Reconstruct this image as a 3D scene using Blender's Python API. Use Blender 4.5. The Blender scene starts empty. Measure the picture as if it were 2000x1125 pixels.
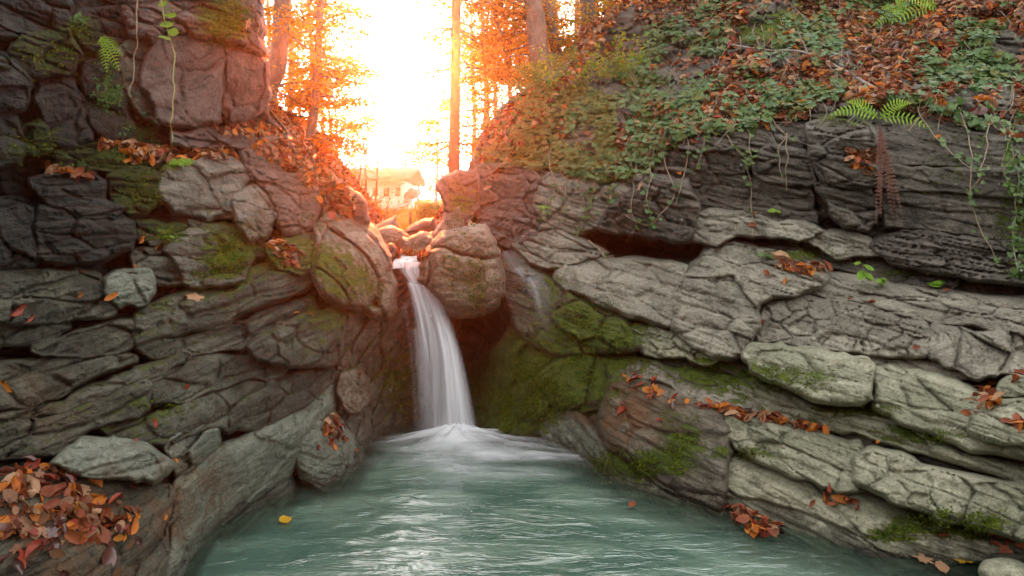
import bpy, math, random
import numpy as np
from mathutils import Vector
S = bpy.context.scene
COL = S.collection
R = math.radians
rng = np.random.default_rng(7)
random.seed(7)

# ------------------------------------------------------------------ camera, sky, sun, exposure
FPX, CX, HZ, H = 1570.0, 1000.0, 430.0, 1.7      # focal length in photo pixels, centre column, horizon row, eye height above the pool
cam_d = bpy.data.cameras.new("camera"); cam = bpy.data.objects.new("camera", cam_d); COL.objects.link(cam)
cam.location = (0, 0, H); cam.rotation_euler = (R(90), 0, 0)
cam_d.sensor_width = 36.0; cam_d.lens = 36.0*FPX/2000.0
cam_d.shift_y = -(562.5-HZ)/2000.0
cam_d.clip_start = 0.05; cam_d.clip_end = 2000
S.camera = cam
SUN_DIR = Vector(((800-CX)/FPX, 1.0, (HZ-95)/FPX)).normalized()
sun_el = math.asin(SUN_DIR.z); sun_az = math.atan2(SUN_DIR.x, SUN_DIR.y)
W = bpy.data.worlds.new("World"); S.world = W; W.use_nodes = True
wn = W.node_tree; bg = wn.nodes["Background"]
sky = wn.nodes.new("ShaderNodeTexSky"); sky.sky_type = 'NISHITA'; sky.sun_disc = False
sky.sun_elevation = sun_el; sky.sun_rotation = sun_az
sky.air_density = 1.0; sky.dust_density = 0.6; sky.ozone_density = 0.3
hsv = wn.nodes.new("ShaderNodeHueSaturation"); hsv.inputs['Saturation'].default_value = 0.05
wn.links.new(sky.outputs[0], hsv.inputs['Color']); wn.links.new(hsv.outputs[0], bg.inputs[0])
bg.inputs[1].default_value = 0.15
sun_d = bpy.data.lights.new("sun", 'SUN'); sun = bpy.data.objects.new("sun", sun_d); COL.objects.link(sun)
sun_d.energy = 3.6; sun_d.angle = R(0.5); sun_d.color = (1.0, 0.145, 0.022)
sun.rotation_euler = SUN_DIR.to_track_quat('Z', 'Y').to_euler(); sun.location = (0, 0, 20)
S.view_settings.view_transform = 'Standard'; S.view_settings.look = 'None'
S.view_settings.gamma = 1.0; S.view_settings.exposure = 3.05
HAZE = (0.0018, 0.928)
S.render.engine = 'CYCLES'
S.cycles.use_denoising = True
S.cycles.max_bounces = 6; S.cycles.diffuse_bounces = 3; S.cycles.glossy_bounces = 2
S.cycles.transmission_bounces = 3; S.cycles.transparent_max_bounces = 12; S.cycles.volume_bounces = 0
S.cycles.caustics_reflective = False; S.cycles.caustics_refractive = False

# ------------------------------------------------------------------ small helpers
def un(px, py, Y):
    px = np.asarray(px, float); py = np.asarray(py, float); Y = np.asarray(Y, float)
    return np.stack(np.broadcast_arrays((px-CX)*Y/FPX, Y, H-(py-HZ)*Y/FPX), -1)
def unv(px, py, Y): return Vector(un(px, py, Y))

def tagit(o, label=None, cat=None, group=None, kind=None):
    if label: o["label"] = label
    if cat: o["category"] = cat
    if group: o["group"] = group
    if kind: o["kind"] = kind
    return o
def empty(name, loc, label=None, cat=None, group=None):
    o = bpy.data.objects.new(name, None); COL.objects.link(o); o.location = loc; o.empty_display_size = .1
    return tagit(o, label, cat, group)
def build(name, V, F, mats, parent=None, mi=None, smooth=True, attrs=None, recenter=True, uv=None):
    """V (n,3); F = list of (k,3)/(k,4) index arrays"""
    V = np.asarray(V, float)
    F = [np.asarray(f, int) for f in F if len(f)]
    off = np.zeros(3)
    if parent is not None: off = np.array(parent.location)
    elif recenter: off = np.array([V[:,0].mean(), V[:,1].mean(), V[:,2].min()])
    me = bpy.data.meshes.new(name)
    me.vertices.add(len(V)); me.vertices.foreach_set("co", (V-off).ravel())
    nl = sum(f.size for f in F); npoly = sum(len(f) for f in F)
    me.loops.add(nl); me.polygons.add(npoly)
    li = np.concatenate([f.ravel() for f in F]); cnt = np.concatenate([np.full(len(f), f.shape[1]) for f in F])
    st = np.concatenate([[0], np.cumsum(cnt)[:-1]])
    me.loops.foreach_set("vertex_index", li.astype(np.int32)); me.polygons.foreach_set("loop_start", st.astype(np.int32))
    try: me.polygons.foreach_set("loop_total", cnt.astype(np.int32))
    except Exception: pass
    if not isinstance(mats, (list, tuple)): mats = [mats]
    for m in mats: me.materials.append(m)
    if mi is not None: me.polygons.foreach_set("material_index", np.asarray(mi, np.int32))
    me.update(calc_edges=True); me.validate()
    if smooth: me.polygons.foreach_set("use_smooth", np.ones(len(me.polygons), bool))
    for k, a in (attrs or {}).items():
        at = me.attributes.new(k, 'FLOAT', 'POINT'); at.data.foreach_set("value", np.asarray(a, np.float32))
    o = bpy.data.objects.new(name, me); COL.objects.link(o)
    if parent is not None: o.parent = parent
    else: o.location = off
    return o
def tube(P, rad, n=8, noise=0.0):
    P = np.asarray(P, float); m = len(P); rad = np.broadcast_to(np.asarray(rad, float), (m,))
    T = np.gradient(P, axis=0); T /= np.linalg.norm(T, axis=1)[:, None]+1e-9
    ref = np.array([0.3, 1, 0.1]); A = np.cross(T, ref); A /= np.linalg.norm(A, axis=1)[:, None]+1e-9; B = np.cross(T, A)
    th = np.arange(n)*2*np.pi/n
    rr = rad[:, None]*(1+noise*rng.uniform(-1, 1, (m, n)))
    V = P[:, None]+(A[:, None]*np.cos(th)[None, :, None]+B[:, None]*np.sin(th)[None, :, None])*rr[..., None]
    V = V.reshape(-1, 3)
    i = np.arange(m-1)[:, None]*n; j = np.arange(n)[None]; k = (j+1) % n
    F = np.stack([i+j, i+k, i+n+k, i+n+j], -1).reshape(-1, 4)
    return V, F
class MB:
    def __init__(s): s.V = []; s.F4 = []; s.F3 = []; s.n = 0; s.m4 = []; s.m3 = []
    def add(s, V, F, m=0):
        F = np.asarray(F, int)
        s.V.append(np.asarray(V, float))
        if F.shape[1] == 4: s.F4.append(F+s.n); s.m4 += [m]*len(F)
        else: s.F3.append(F+s.n); s.m3 += [m]*len(F)
        s.n += len(V)
    def make(s, name, mats, parent=None, **k):
        F = []
        if s.F4: F.append(np.concatenate(s.F4))
        if s.F3: F.append(np.concatenate(s.F3))
        return build(name, np.concatenate(s.V), F, mats, parent, mi=s.m4+s.m3, **k)
def crom(P, k=8, closed=False):
    P = np.asarray(P, float); n = len(P); out = []
    rngi = range(n if closed else n-1)
    for i in rngi:
        g = (lambda a: P[a % n]) if closed else (lambda a: P[min(max(a, 0), n-1)])
        p0, p1, p2, p3 = g(i-1), g(i), g(i+1), g(i+2)
        for t in np.arange(k)/k:
            out.append(.5*((2*p1)+(-p0+p2)*t+(2*p0-5*p1+4*p2-p3)*t*t+(-p0+3*p1-3*p2+p3)*t**3))
    if not closed: out.append(P[-1])
    return np.array(out)

# ------------------------------------------------------------------ numpy noise
def _h(ix, iy, iz, s):
    M = np.uint32(0xffffffff)
    h = (ix.astype(np.int64)*374761393+iy.astype(np.int64)*668265263+iz.astype(np.int64)*2147483647*3+s*974634533) & 0xffffffff
    h = ((h ^ (h >> 13))*1274126177) & 0xffffffff
    h = ((h ^ (h >> 16))*2246822519) & 0xffffffff
    h = h ^ (h >> 15)
    return (h & 0xffffff)/float(0x1000000)
def vn(p, s=0):
    i = np.floor(p).astype(np.int64); f = p-i; u = f*f*f*(f*(f*6-15)+10)
    r = 0
    for a in (0, 1):
        for b in (0, 1):
            for c in (0, 1):
                w = (u[:, 0] if a else 1-u[:, 0])*(u[:, 1] if b else 1-u[:, 1])*(u[:, 2] if c else 1-u[:, 2])
                r = r+w*_h(i[:, 0]+a, i[:, 1]+b, i[:, 2]+c, s)
    return r*2-1
def fbm(p, o=4, s=0, g=.5):
    r = 0; a = 1; t = 0
    for k in range(o):
        r = r+a*vn(p*2**k+k*17.3, s+k); t += a; a *= g
    return r/t
def worley(p, s=0):
    i = np.floor(p).astype(np.int64); n = len(p)
    f1 = np.full(n, 9.); f2 = np.full(n, 9.); idv = np.zeros((n, 3), np.int64); dl = np.zeros((n, 3))
    for a in (-1, 0, 1):
        for b in (-1, 0, 1):
            for c in (-1, 0, 1):
                cx, cy, cz = i[:, 0]+a, i[:, 1]+b, i[:, 2]+c
                q = np.stack([cx+.12+.76*_h(cx, cy, cz, s), cy+.12+.76*_h(cx, cy, cz, s+1), cz+.12+.76*_h(cx, cy, cz, s+2)], -1)
                d = p-q; L = (d*d).sum(1)
                new = L < f1
                f2 = np.where(new, f1, np.minimum(f2, L)); f1 = np.where(new, L, f1)
                idv[new] = np.stack([cx, cy, cz], -1)[new]; dl[new] = d[new]
    r = [_h(idv[:, 0], idv[:, 1], idv[:, 2], s+10+k) for k in range(4)]
    return np.sqrt(f1), np.sqrt(f2), r, dl
def facets(P, dip, sx, sw, amp, seed, groove=1.0):
    a = R(dip); c, s = math.cos(a), math.sin(a)
    w = fbm(P/(sx*1.1), 3, seed+40)*.35; w2 = fbm(P/(sx*.9)+9, 3, seed+50)*.22
    u = (P[:, 0]*c+P[:, 2]*s)/sx+w; v = (-P[:, 0]*s+P[:, 2]*c)/sw+w2
    q = np.stack([u, P[:, 1]/(sx*1.3), v], -1)
    f1, f2, r, d = worley(q, seed)
    h = amp*(r[0]-.5)*1.5+amp*1.5*((r[1]-.5)*d[:, 0]+(r[2]-.25)*d[:, 2]*1.6)
    h = h-amp*groove*np.exp(-((f2-f1)/.065)**2)
    return h
def strata(P, dip, w, amp, seed):
    """bedding: long layers of unequal thickness that stand out or recede, parted by narrow creases"""
    a = R(dip); v = -P[:, 0]*math.sin(a)+P[:, 2]*math.cos(a); u = P[:, 0]*math.cos(a)+P[:, 2]*math.sin(a)
    h = 0
    for k, (ww, am) in enumerate(((w, amp), (w*.37, amp*.42))):
        x = v/ww+fbm(P*np.array([.8, .8, 1.2])/(1+.0*k), 3, seed+k)*(.9+k*.8)+fbm(P*4.5, 2, seed+9+k)*.18
        i = np.floor(x); f = x-i; s = 1-np.abs(2*f-1)**5
        q = np.stack([u*1.1+i*3.7, i*7.31, P[:, 1]*1.1], -1)
        lay = vn(q, seed+3)+.5*vn(q*3, seed+4)
        h = h+am*((s-1)*.9*np.clip(.75+lay, .1, 1.2)+lay*.9*s)
    return h

# ------------------------------------------------------------------ materials
def newmat(name):
    m = bpy.data.materials.new(name); m.use_nodes = True; nt = m.node_tree; nt.nodes.clear()
    out = nt.nodes.new("ShaderNodeOutputMaterial")
    return m, nt, out
def N(nt, t, **k):
    n = nt.nodes.new("ShaderNode"+t)
    for a, v in k.items():
        if a in ('ins',):
            for b, w in v.items():
                if isinstance(w, bpy.types.NodeSocket): nt.links.new(w, n.inputs[b])
                else: n.inputs[b].default_value = w
        else: setattr(n, a, v)
    return n
def mixc(nt, fac, a, b, mode='MIX'):
    n = nt.nodes.new("ShaderNodeMix"); n.data_type = 'RGBA'; n.blend_type = mode
    for s, v in ((n.inputs[0], fac), (n.inputs[6], a), (n.inputs[7], b)):
        if isinstance(v, bpy.types.NodeSocket): nt.links.new(v, s)
        else: s.default_value = v if not isinstance(v, tuple) else (*v, 1)[:4]
    return n.outputs[2]
def math_(nt, op, a, b=0.0, clamp=False):
    n = nt.nodes.new("ShaderNodeMath"); n.operation = op; n.use_clamp = clamp
    for s, v in ((n.inputs[0], a), (n.inputs[1], b)):
        if isinstance(v, bpy.types.NodeSocket): nt.links.new(v, s)
        else: s.default_value = v
    return n.outputs[0]
def ramp(nt, v, lo, hi, a=0.0, b=1.0):
    n = nt.nodes.new("ShaderNodeMapRange"); n.interpolation_type = 'SMOOTHSTEP'
    nt.links.new(v, n.inputs[0])
    for i, x in zip((1, 2, 3, 4), (lo, hi, a, b)): n.inputs[i].default_value = x
    return n.outputs[0]
def noise(nt, vec, sc, det=6, ro=.6, dist=0.0):
    n = nt.nodes.new("ShaderNodeTexNoise"); n.inputs['Scale'].default_value = sc; n.inputs['Detail'].default_value = det
    n.inputs['Roughness'].default_value = ro; n.inputs['Distortion'].default_value = dist
    nt.links.new(vec, n.inputs['Vector']); return n.outputs[0]
def rock_mat(name, c1, c2, c3, rough=.65, dip=0., bump=1.0, moss=((.022, .042, .003), (.105, .135, .008)), lichen=0.0, wet=0.0):
    m, nt, out = newmat(name)
    pos = N(nt, "NewGeometry").outputs['Position']
    mp = N(nt, "Mapping", vector_type='TEXTURE'); nt.links.new(pos, mp.inputs[0])
    mp.inputs['Rotation'].default_value = (0, -R(dip), 0); mp.inputs['Scale'].default_value = (1, 1, .28)
    mp2 = N(nt, "Mapping", vector_type='TEXTURE'); nt.links.new(pos, mp2.inputs[0])
    mp2.inputs['Rotation'].default_value = (0, -R(dip), 0); mp2.inputs['Scale'].default_value = (1, 1, .12)
    n1 = noise(nt, mp.outputs[0], 2.3, 8, .65, .4); n2 = noise(nt, pos, 7, 9, .7, .6); n3 = noise(nt, pos, 60, 6, .7)
    n4 = noise(nt, mp2.outputs[0], 5, 8, .7, .5)
    c = mixc(nt, ramp(nt, n1, .38, .62), c1, c2)
    c = mixc(nt, ramp(nt, n2, .48, .66, 0, .75), c, c3)
    c = mixc(nt, ramp(nt, n4, .58, .7, 0, .45), c, tuple(x*1.5 for x in c2))
    c = mixc(nt, 1.0, c, N(nt, "CombineColor").outputs[0], 'MULTIPLY')
    mul = c.node; comb = mul.inputs[7].links[0].from_node
    v3 = ramp(nt, n3, .25, .75, .62, 1.3)
    for i in range(3): nt.links.new(v3, comb.inputs[i])
    st = N(nt, "Attribute", attribute_name="stain").outputs['Fac']
    sfac = math_(nt, 'MULTIPLY', st, ramp(nt, n2, .35, .6), True)
    c = mixc(nt, sfac, c, mixc(nt, n3, (.09, .035, .012), (.2, .1, .04)))
    if lichen:
        vo = N(nt, "TexVoronoi"); vo.inputs['Scale'].default_value = 16; nt.links.new(pos, vo.inputs['Vector'])
        spot = math_(nt, 'MULTIPLY', ramp(nt, vo.outputs['Distance'], .16, .1), ramp(nt, noise(nt, pos, 2.5, 2), .55, .62))
        c = mixc(nt, math_(nt, 'MULTIPLY', spot, lichen), c, (.42, .47, .38))
    ms = N(nt, "Attribute", attribute_name="moss").outputs['Fac']
    mn = noise(nt, pos, 16, 8, .7); mn2 = noise(nt, pos, 130, 3, .6)
    mv = math_(nt, 'ADD', ms, math_(nt, 'MULTIPLY', math_(nt, 'SUBTRACT', mn, .5), 1.5))
    mv = math_(nt, 'ADD', mv, math_(nt, 'MULTIPLY', math_(nt, 'SUBTRACT', mn2, .5), .6))
    mf = ramp(nt, mv, .42, .66)
    mcol = mixc(nt, ramp(nt, math_(nt, 'ADD', math_(nt, 'MULTIPLY', mn, .5), math_(nt, 'MULTIPLY', mn2, .5)), .36, .62), moss[0], moss[1])
    c = mixc(nt, mf, c, mcol)
    zz = N(nt, "SeparateXYZ"); nt.links.new(pos, zz.inputs[0])
    wf_ = ramp(nt, math_(nt, 'ADD', zz.outputs[2], math_(nt, 'MULTIPLY', math_(nt, 'SUBTRACT', n2, .5), -.35)), .13, .03)
    c = mixc(nt, math_(nt, 'MULTIPLY', wf_, .6), c, (.035, .036, .026))
    b = N(nt, "BsdfPrincipled"); nt.links.new(c, b.inputs['Base Color'])
    rg = ramp(nt, n2, .3, .7, max(rough-.2, .08), min(rough+.15, 1))
    rg = math_(nt, 'MAXIMUM', rg, math_(nt, 'MULTIPLY', mf, .9))
    rg = math_(nt, 'MULTIPLY', rg, math_(nt, 'SUBTRACT', 1.0, math_(nt, 'MULTIPLY', wf_, .7)))
    nt.links.new(rg, b.inputs['Roughness']); b.inputs['Specular IOR Level'].default_value = .3+.35*wet
    hb = math_(nt, 'ADD', math_(nt, 'MULTIPLY', noise(nt, mp.outputs[0], 13, 10, .68, .9), .6), math_(nt, 'MULTIPLY', n3, .6))
    ds = N(nt, "VectorMath", operation='ADD'); nt.links.new(mp.outputs[0], ds.inputs[0])
    nz = N(nt, "TexNoise"); nz.inputs['Scale'].default_value = 4; nz.inputs['Detail'].default_value = 5; nt.links.new(pos, nz.inputs['Vector'])
    sc_ = N(nt, "VectorMath", operation='SCALE'); sc_.inputs['Scale'].default_value = .22; nt.links.new(nz.outputs['Color'], sc_.inputs[0]); nt.links.new(sc_.outputs[0], ds.inputs[1])
    vc = N(nt, "TexVoronoi", feature='DISTANCE_TO_EDGE'); vc.inputs['Scale'].default_value = 2.6; nt.links.new(ds.outputs[0], vc.inputs['Vector'])
    crk = math_(nt, 'MULTIPLY', ramp(nt, vc.outputs['Distance'], 0, .022), ramp(nt, n1, .56, .42))
    hb = math_(nt, 'ADD', hb, math_(nt, 'MULTIPLY', crk, .55)); hb = math_(nt, 'ADD', hb, math_(nt, 'MULTIPLY', n2, .9))
    hb = math_(nt, 'ADD', hb, math_(nt, 'MULTIPLY', n4, .5))
    hb = math_(nt, 'ADD', hb, math_(nt, 'MULTIPLY', mf, math_(nt, 'MULTIPLY', mn2, 1.1)))
    bp = N(nt, "Bump"); bp.inputs['Strength'].default_value = .85; bp.inputs['Distance'].default_value = .03*bump
    nt.links.new(hb, bp.inputs['Height']); nt.links.new(bp.outputs[0], b.inputs['Normal'])
    nt.links.new(b.outputs[0], out.inputs[0])
    return m
def leaf_mat(name, c1, c2, trans=.35, rough=.55, sc=9, spec=.3):
    m, nt, out = newmat(name)
    pos = N(nt, "NewGeometry").outputs['Position']
    rnd = N(nt, "ObjectInfo").outputs['Random']
    n = noise(nt, pos, sc, 4, .7); n2 = noise(nt, pos, 120, 3)
    f = math_(nt, 'ADD', ramp(nt, n, .3, .7), math_(nt, 'MULTIPLY', math_(nt, 'SUBTRACT', rnd, .5), .8), True)
    c = mixc(nt, f, c1, c2)
    c = mixc(nt, ramp(nt, n2, .4, .75, 0, .45), c, tuple(x*.45 for x in c1))
    b = N(nt, "BsdfPrincipled"); nt.links.new(c, b.inputs['Base Color']); b.inputs['Roughness'].default_value = rough
    b.inputs['Specular IOR Level'].default_value = spec
    t = N(nt, "BsdfTranslucent"); nt.links.new(c, t.inputs[0])
    mx = N(nt, "MixShader"); mx.inputs[0].default_value = trans
    nt.links.new(b.outputs[0], mx.inputs[1]); nt.links.new(t.outputs[0], mx.inputs[2]); nt.links.new(mx.outputs[0], out.inputs[0])
    return m
def plain_mat(name, c1, c2, rough=.8, sc=12, bump=.01, stretch=1.0):
    m, nt, out = newmat(name)
    pos = N(nt, "NewGeometry").outputs['Position']
    mp = N(nt, "Mapping"); nt.links.new(pos, mp.inputs[0]); mp.inputs['Scale'].default_value = (1, 1, stretch)
    n = noise(nt, mp.outputs[0], sc, 8, .7, .3)
    c = mixc(nt, ramp(nt, n, .35, .65), c1, c2)
    b = N(nt, "BsdfPrincipled"); nt.links.new(c, b.inputs['Base Color']); b.inputs['Roughness'].default_value = rough
    bp = N(nt, "Bump"); bp.inputs['Distance'].default_value = bump; nt.links.new(n, bp.inputs['Height']); nt.links.new(bp.outputs[0], b.inputs['Normal'])
    nt.links.new(b.outputs[0], out.inputs[0])
    return m
LD, RD = 20, -15
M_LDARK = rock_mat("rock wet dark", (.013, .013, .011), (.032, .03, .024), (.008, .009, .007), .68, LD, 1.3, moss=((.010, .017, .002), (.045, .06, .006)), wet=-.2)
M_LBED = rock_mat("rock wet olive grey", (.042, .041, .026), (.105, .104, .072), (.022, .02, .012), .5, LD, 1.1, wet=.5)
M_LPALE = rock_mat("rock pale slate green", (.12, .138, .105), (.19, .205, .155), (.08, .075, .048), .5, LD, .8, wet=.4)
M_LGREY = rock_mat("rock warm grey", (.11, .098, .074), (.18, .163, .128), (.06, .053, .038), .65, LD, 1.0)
M_BROWN = rock_mat("rock reddish brown", (.085, .06, .05), (.13, .093, .077), (.05, .036, .03), .7, 60, 1.0)
M_BOULD = rock_mat("rock river boulder", (.165, .13, .09), (.26, .21, .155), (.085, .066, .042), .7, 0, 1.1)
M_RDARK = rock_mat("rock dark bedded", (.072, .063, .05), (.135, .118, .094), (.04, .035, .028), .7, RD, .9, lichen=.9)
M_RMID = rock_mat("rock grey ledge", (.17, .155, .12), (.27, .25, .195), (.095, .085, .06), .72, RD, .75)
M_RPALE = rock_mat("rock pale green grey", (.20, .205, .135), (.315, .305, .215), (.125, .12, .08), .72, RD, .6)
M_RWET = rock_mat("rock brown mossy wet", (.1, .085, .06), (.17, .15, .11), (.06, .045, .03), .5, RD, 1.1, wet=.4)
M_SOIL = rock_mat("soil under litter", (.045, .03, .018), (.08, .05, .028), (.03, .02, .012), .9, 0, 1.2)

# ------------------------------------------------------------------ the shape of the ravine: distance of its surface seen along each photo ray
CP = np.array([
 (-300,1250,2.6),(-100,1180,2.9),(0,1125,3.1),(150,1125,3.25),(300,1125,3.7),(300,1180,3.7),(0,920,3.35),(150,920,3.6),(330,930,3.9),(300,1050,3.75),(420,1000,4.5),(420,1080,4.5),
 (560,940,5.1),(560,1000,5.1),(700,900,5.65),(700,960,5.7),(0,800,3.5),(200,800,3.9),(400,800,4.3),(600,800,5.2),(0,650,3.6),(200,650,4.1),(400,650,4.7),(600,650,5.4),(650,650,5.5),
 (0,500,3.75),(200,500,4.3),(400,500,5.0),(600,500,5.8),(0,350,3.9),(200,350,4.6),(400,380,5.3),(500,400,5.6),(600,350,6.6),(700,400,7.2),(0,150,4.0),(200,150,4.8),(360,150,5.6),
 (480,150,6.0),(520,220,6.6),(600,280,7.2),(0,0,4.2),(200,0,5.0),(400,0,5.9),(500,0,6.3),(-100,500,3.3),(-100,100,3.5),(-300,600,2.8),(-300,-200,3.2),(300,-250,6.0),
 (690,500,6.2),(740,700,6.5),(740,860,6.4),(740,940,6.4),(820,860,6.7),(820,930,6.7),(820,600,6.9),(900,620,7.2),(930,750,7.1),(950,850,6.4),(950,930,6.4),
 (1060,850,6.2),(1060,930,6.2),(1000,700,6.5),(1100,750,6.1),(1000,550,6.9),(1050,450,7.2),(950,400,7.8),(900,350,8.3),(1000,300,7.9),(1100,250,7.8),(1100,150,8.8),(1200,100,9.3),(1250,0,10),
 (1200,930,5.35),(1200,1000,5.35),(1200,800,5.7),(1200,650,6.2),(1200,550,6.5),(1200,470,7.0),(1200,350,6.9),(1200,230,7.4),(1420,1000,4.75),(1420,1070,4.75),(1420,880,5.0),(1400,750,5.4),
 (1400,650,5.8),(1400,530,6.2),(1400,450,6.6),(1400,350,6.6),(1400,240,6.7),(1400,120,7.8),(1400,0,9.0),(1700,1075,4.1),(1700,1150,4.1),(1700,950,4.4),(1700,850,4.75),(1700,720,5.1),(1700,600,5.5),
 (1700,500,6.0),(1700,420,6.15),(1700,240,6.2),(1700,120,7.2),(1700,0,8.3),(2000,1110,3.9),(2000,1170,3.9),(2000,950,4.1),(2000,800,4.4),(2000,650,4.8),(2000,520,5.3),(2000,440,5.5),(2000,280,5.6),
 (2000,150,6.5),(2000,0,7.6),(2150,1150,3.6),(2150,600,4.6),(2150,200,5.8),(1400,-250,11),(2000,-250,9.5),(2300,500,4.4)], float)
def _tps(r2): return np.where(r2 > 0, r2*np.log(np.maximum(r2, 1e-12)), 0.)
_X = CP[:, :2]/500.; _n = len(CP)
_K = _tps(((_X[:, None]-_X[None])**2).sum(-1))+np.eye(_n)*.01
_P = np.hstack([np.ones((_n, 1)), _X])
_A = np.block([[_K, _P], [_P.T, np.zeros((3, 3))]])
_w = np.linalg.solve(_A, np.concatenate([CP[:, 2], np.zeros(3)]))
def D(px, py):
    q = np.stack([np.ravel(px), np.ravel(py)], -1)/500.
    out = np.empty(len(q))
    for s in range(0, len(q), 20000):
        b = q[s:s+20000]
        out[s:s+20000] = _tps(((b[:, None]-_X[None])**2).sum(-1))@_w[:_n]+_w[_n]+b@_w[_n+1:]
    return np.clip(out, 2.2, 14).reshape(np.shape(px))

ZS = 4.0; ZO = 320
ZB = np.full((int((1125+2*ZO)/ZS)+2, int((2000+2*ZO)/ZS)+2), 99.)     # nearest surface found so far along each ray, used to lay leaves and plants on the rock
def zput(px, py, Y):
    i = np.round((py+ZO)/ZS).astype(int); j = np.round((px+ZO)/ZS).astype(int)
    ok = (i >= 0) & (j >= 0) & (i < ZB.shape[0]) & (j < ZB.shape[1])
    np.minimum.at(ZB, (i[ok], j[ok]), Y[ok])
def zat(px, py):
    i = np.clip(np.round((np.asarray(py)+ZO)/ZS).astype(int), 1, ZB.shape[0]-2); j = np.clip(np.round((np.asarray(px)+ZO)/ZS).astype(int), 1, ZB.shape[1]-2)
    v = ZB[i, j]
    return np.where(v > 50, D(px, py), v)
def surf(px, py):
    """world point and normal of the rock surface on this ray"""
    px = np.asarray(px, float); py = np.asarray(py, float); e = 7.
    Y = zat(px, py); p = un(px, py, Y)
    sunk = p[..., 2] < .02; Yw = (H-.025)*FPX/np.maximum(py-HZ, 60); p = np.where(sunk[..., None], un(px, py, np.minimum(Yw, Y)), p)
    a = un(px+e, py, zat(px+e, py))-un(px-e, py, zat(px-e, py)); b = un(px, py-e, zat(px, py-e))-un(px, py+e, zat(px, py+e))
    n = np.cross(a, b); n /= np.linalg.norm(n, axis=-1, keepdims=True)+1e-9
    n = np.where(sunk[..., None], np.array([0, -.1, 1.]), n)
    n[..., 1] = np.where(n[..., 1] > -.05, -.05, n[..., 1])
    return p, n

# moss and rust patches of the place: column, row, half width, half height, strength
MOSS = [(1060,740,130,75,.95),(1000,800,70,60,.8),(1200,660,70,35,.5),(1120,640,60,40,.4),(1330,860,40,50,.5),(1480,740,110,30,.35),(1260,910,80,28,.75),(1850,1020,110,25,.55),(1740,1045,50,16,.7),
 (1450,885,60,16,.5),(1670,800,90,12,.45),(1800,850,90,16,.45),(1590,750,40,20,.2),(560,500,70,30,.65),(450,480,60,60,.5),(600,430,40,20,.2),(640,620,40,40,.35),(680,560,80,60,.42),(780,740,50,90,.45),
 (720,700,60,60,.2),(440,40,50,50,.9),(260,310,100,26,.8),(280,380,40,40,.6),(330,460,40,20,.6),(90,110,90,40,.35),(60,290,60,40,.5),(160,60,60,30,.45),(240,200,40,40,.3),(920,520,70,60,.32),(940,590,50,30,.3),
 (1180,900,40,40,.3),(1060,560,50,50,.3),(1080,260,40,40,.3),(1060,210,40,40,.7),(1350,200,80,30,.3),(1550,60,160,40,.6),(1700,40,120,40,.5),(1640,230,60,20,.4),(1560,500,90,12,.5),(1760,535,60,8,.4),
 (640,350,40,30,.5),(900,400,30,60,.35),(1380,720,60,30,.4),(1150,600,60,30,.3),(420,520,60,50,.35),(300,800,60,20,.2),(1900,1040,60,20,.4),(1990,440,60,90,.3),(1860,300,60,60,.2)]
STAIN = [(1120,790,40,40,.9),(1200,800,40,90,.8),(1240,800,60,60,.5),(150,1050,170,110,.7),(400,960,60,70,.5),(700,700,60,100,.4),(330,980,40,80,.5),(560,400,80,80,.4),(950,360,80,60,.35),(1300,820,80,50,.35),(80,780,90,60,.4),(1420,1010,140,40,.4)]
def blobs(L, px, py):
    r = np.zeros(len(px))
    for a, b, w, h, s in L:
        r = r+s*np.exp(-np.clip(((px-a)/w)**2+((py-b)/h)**2, 0, 30)**1.5*.7)
    return r

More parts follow.
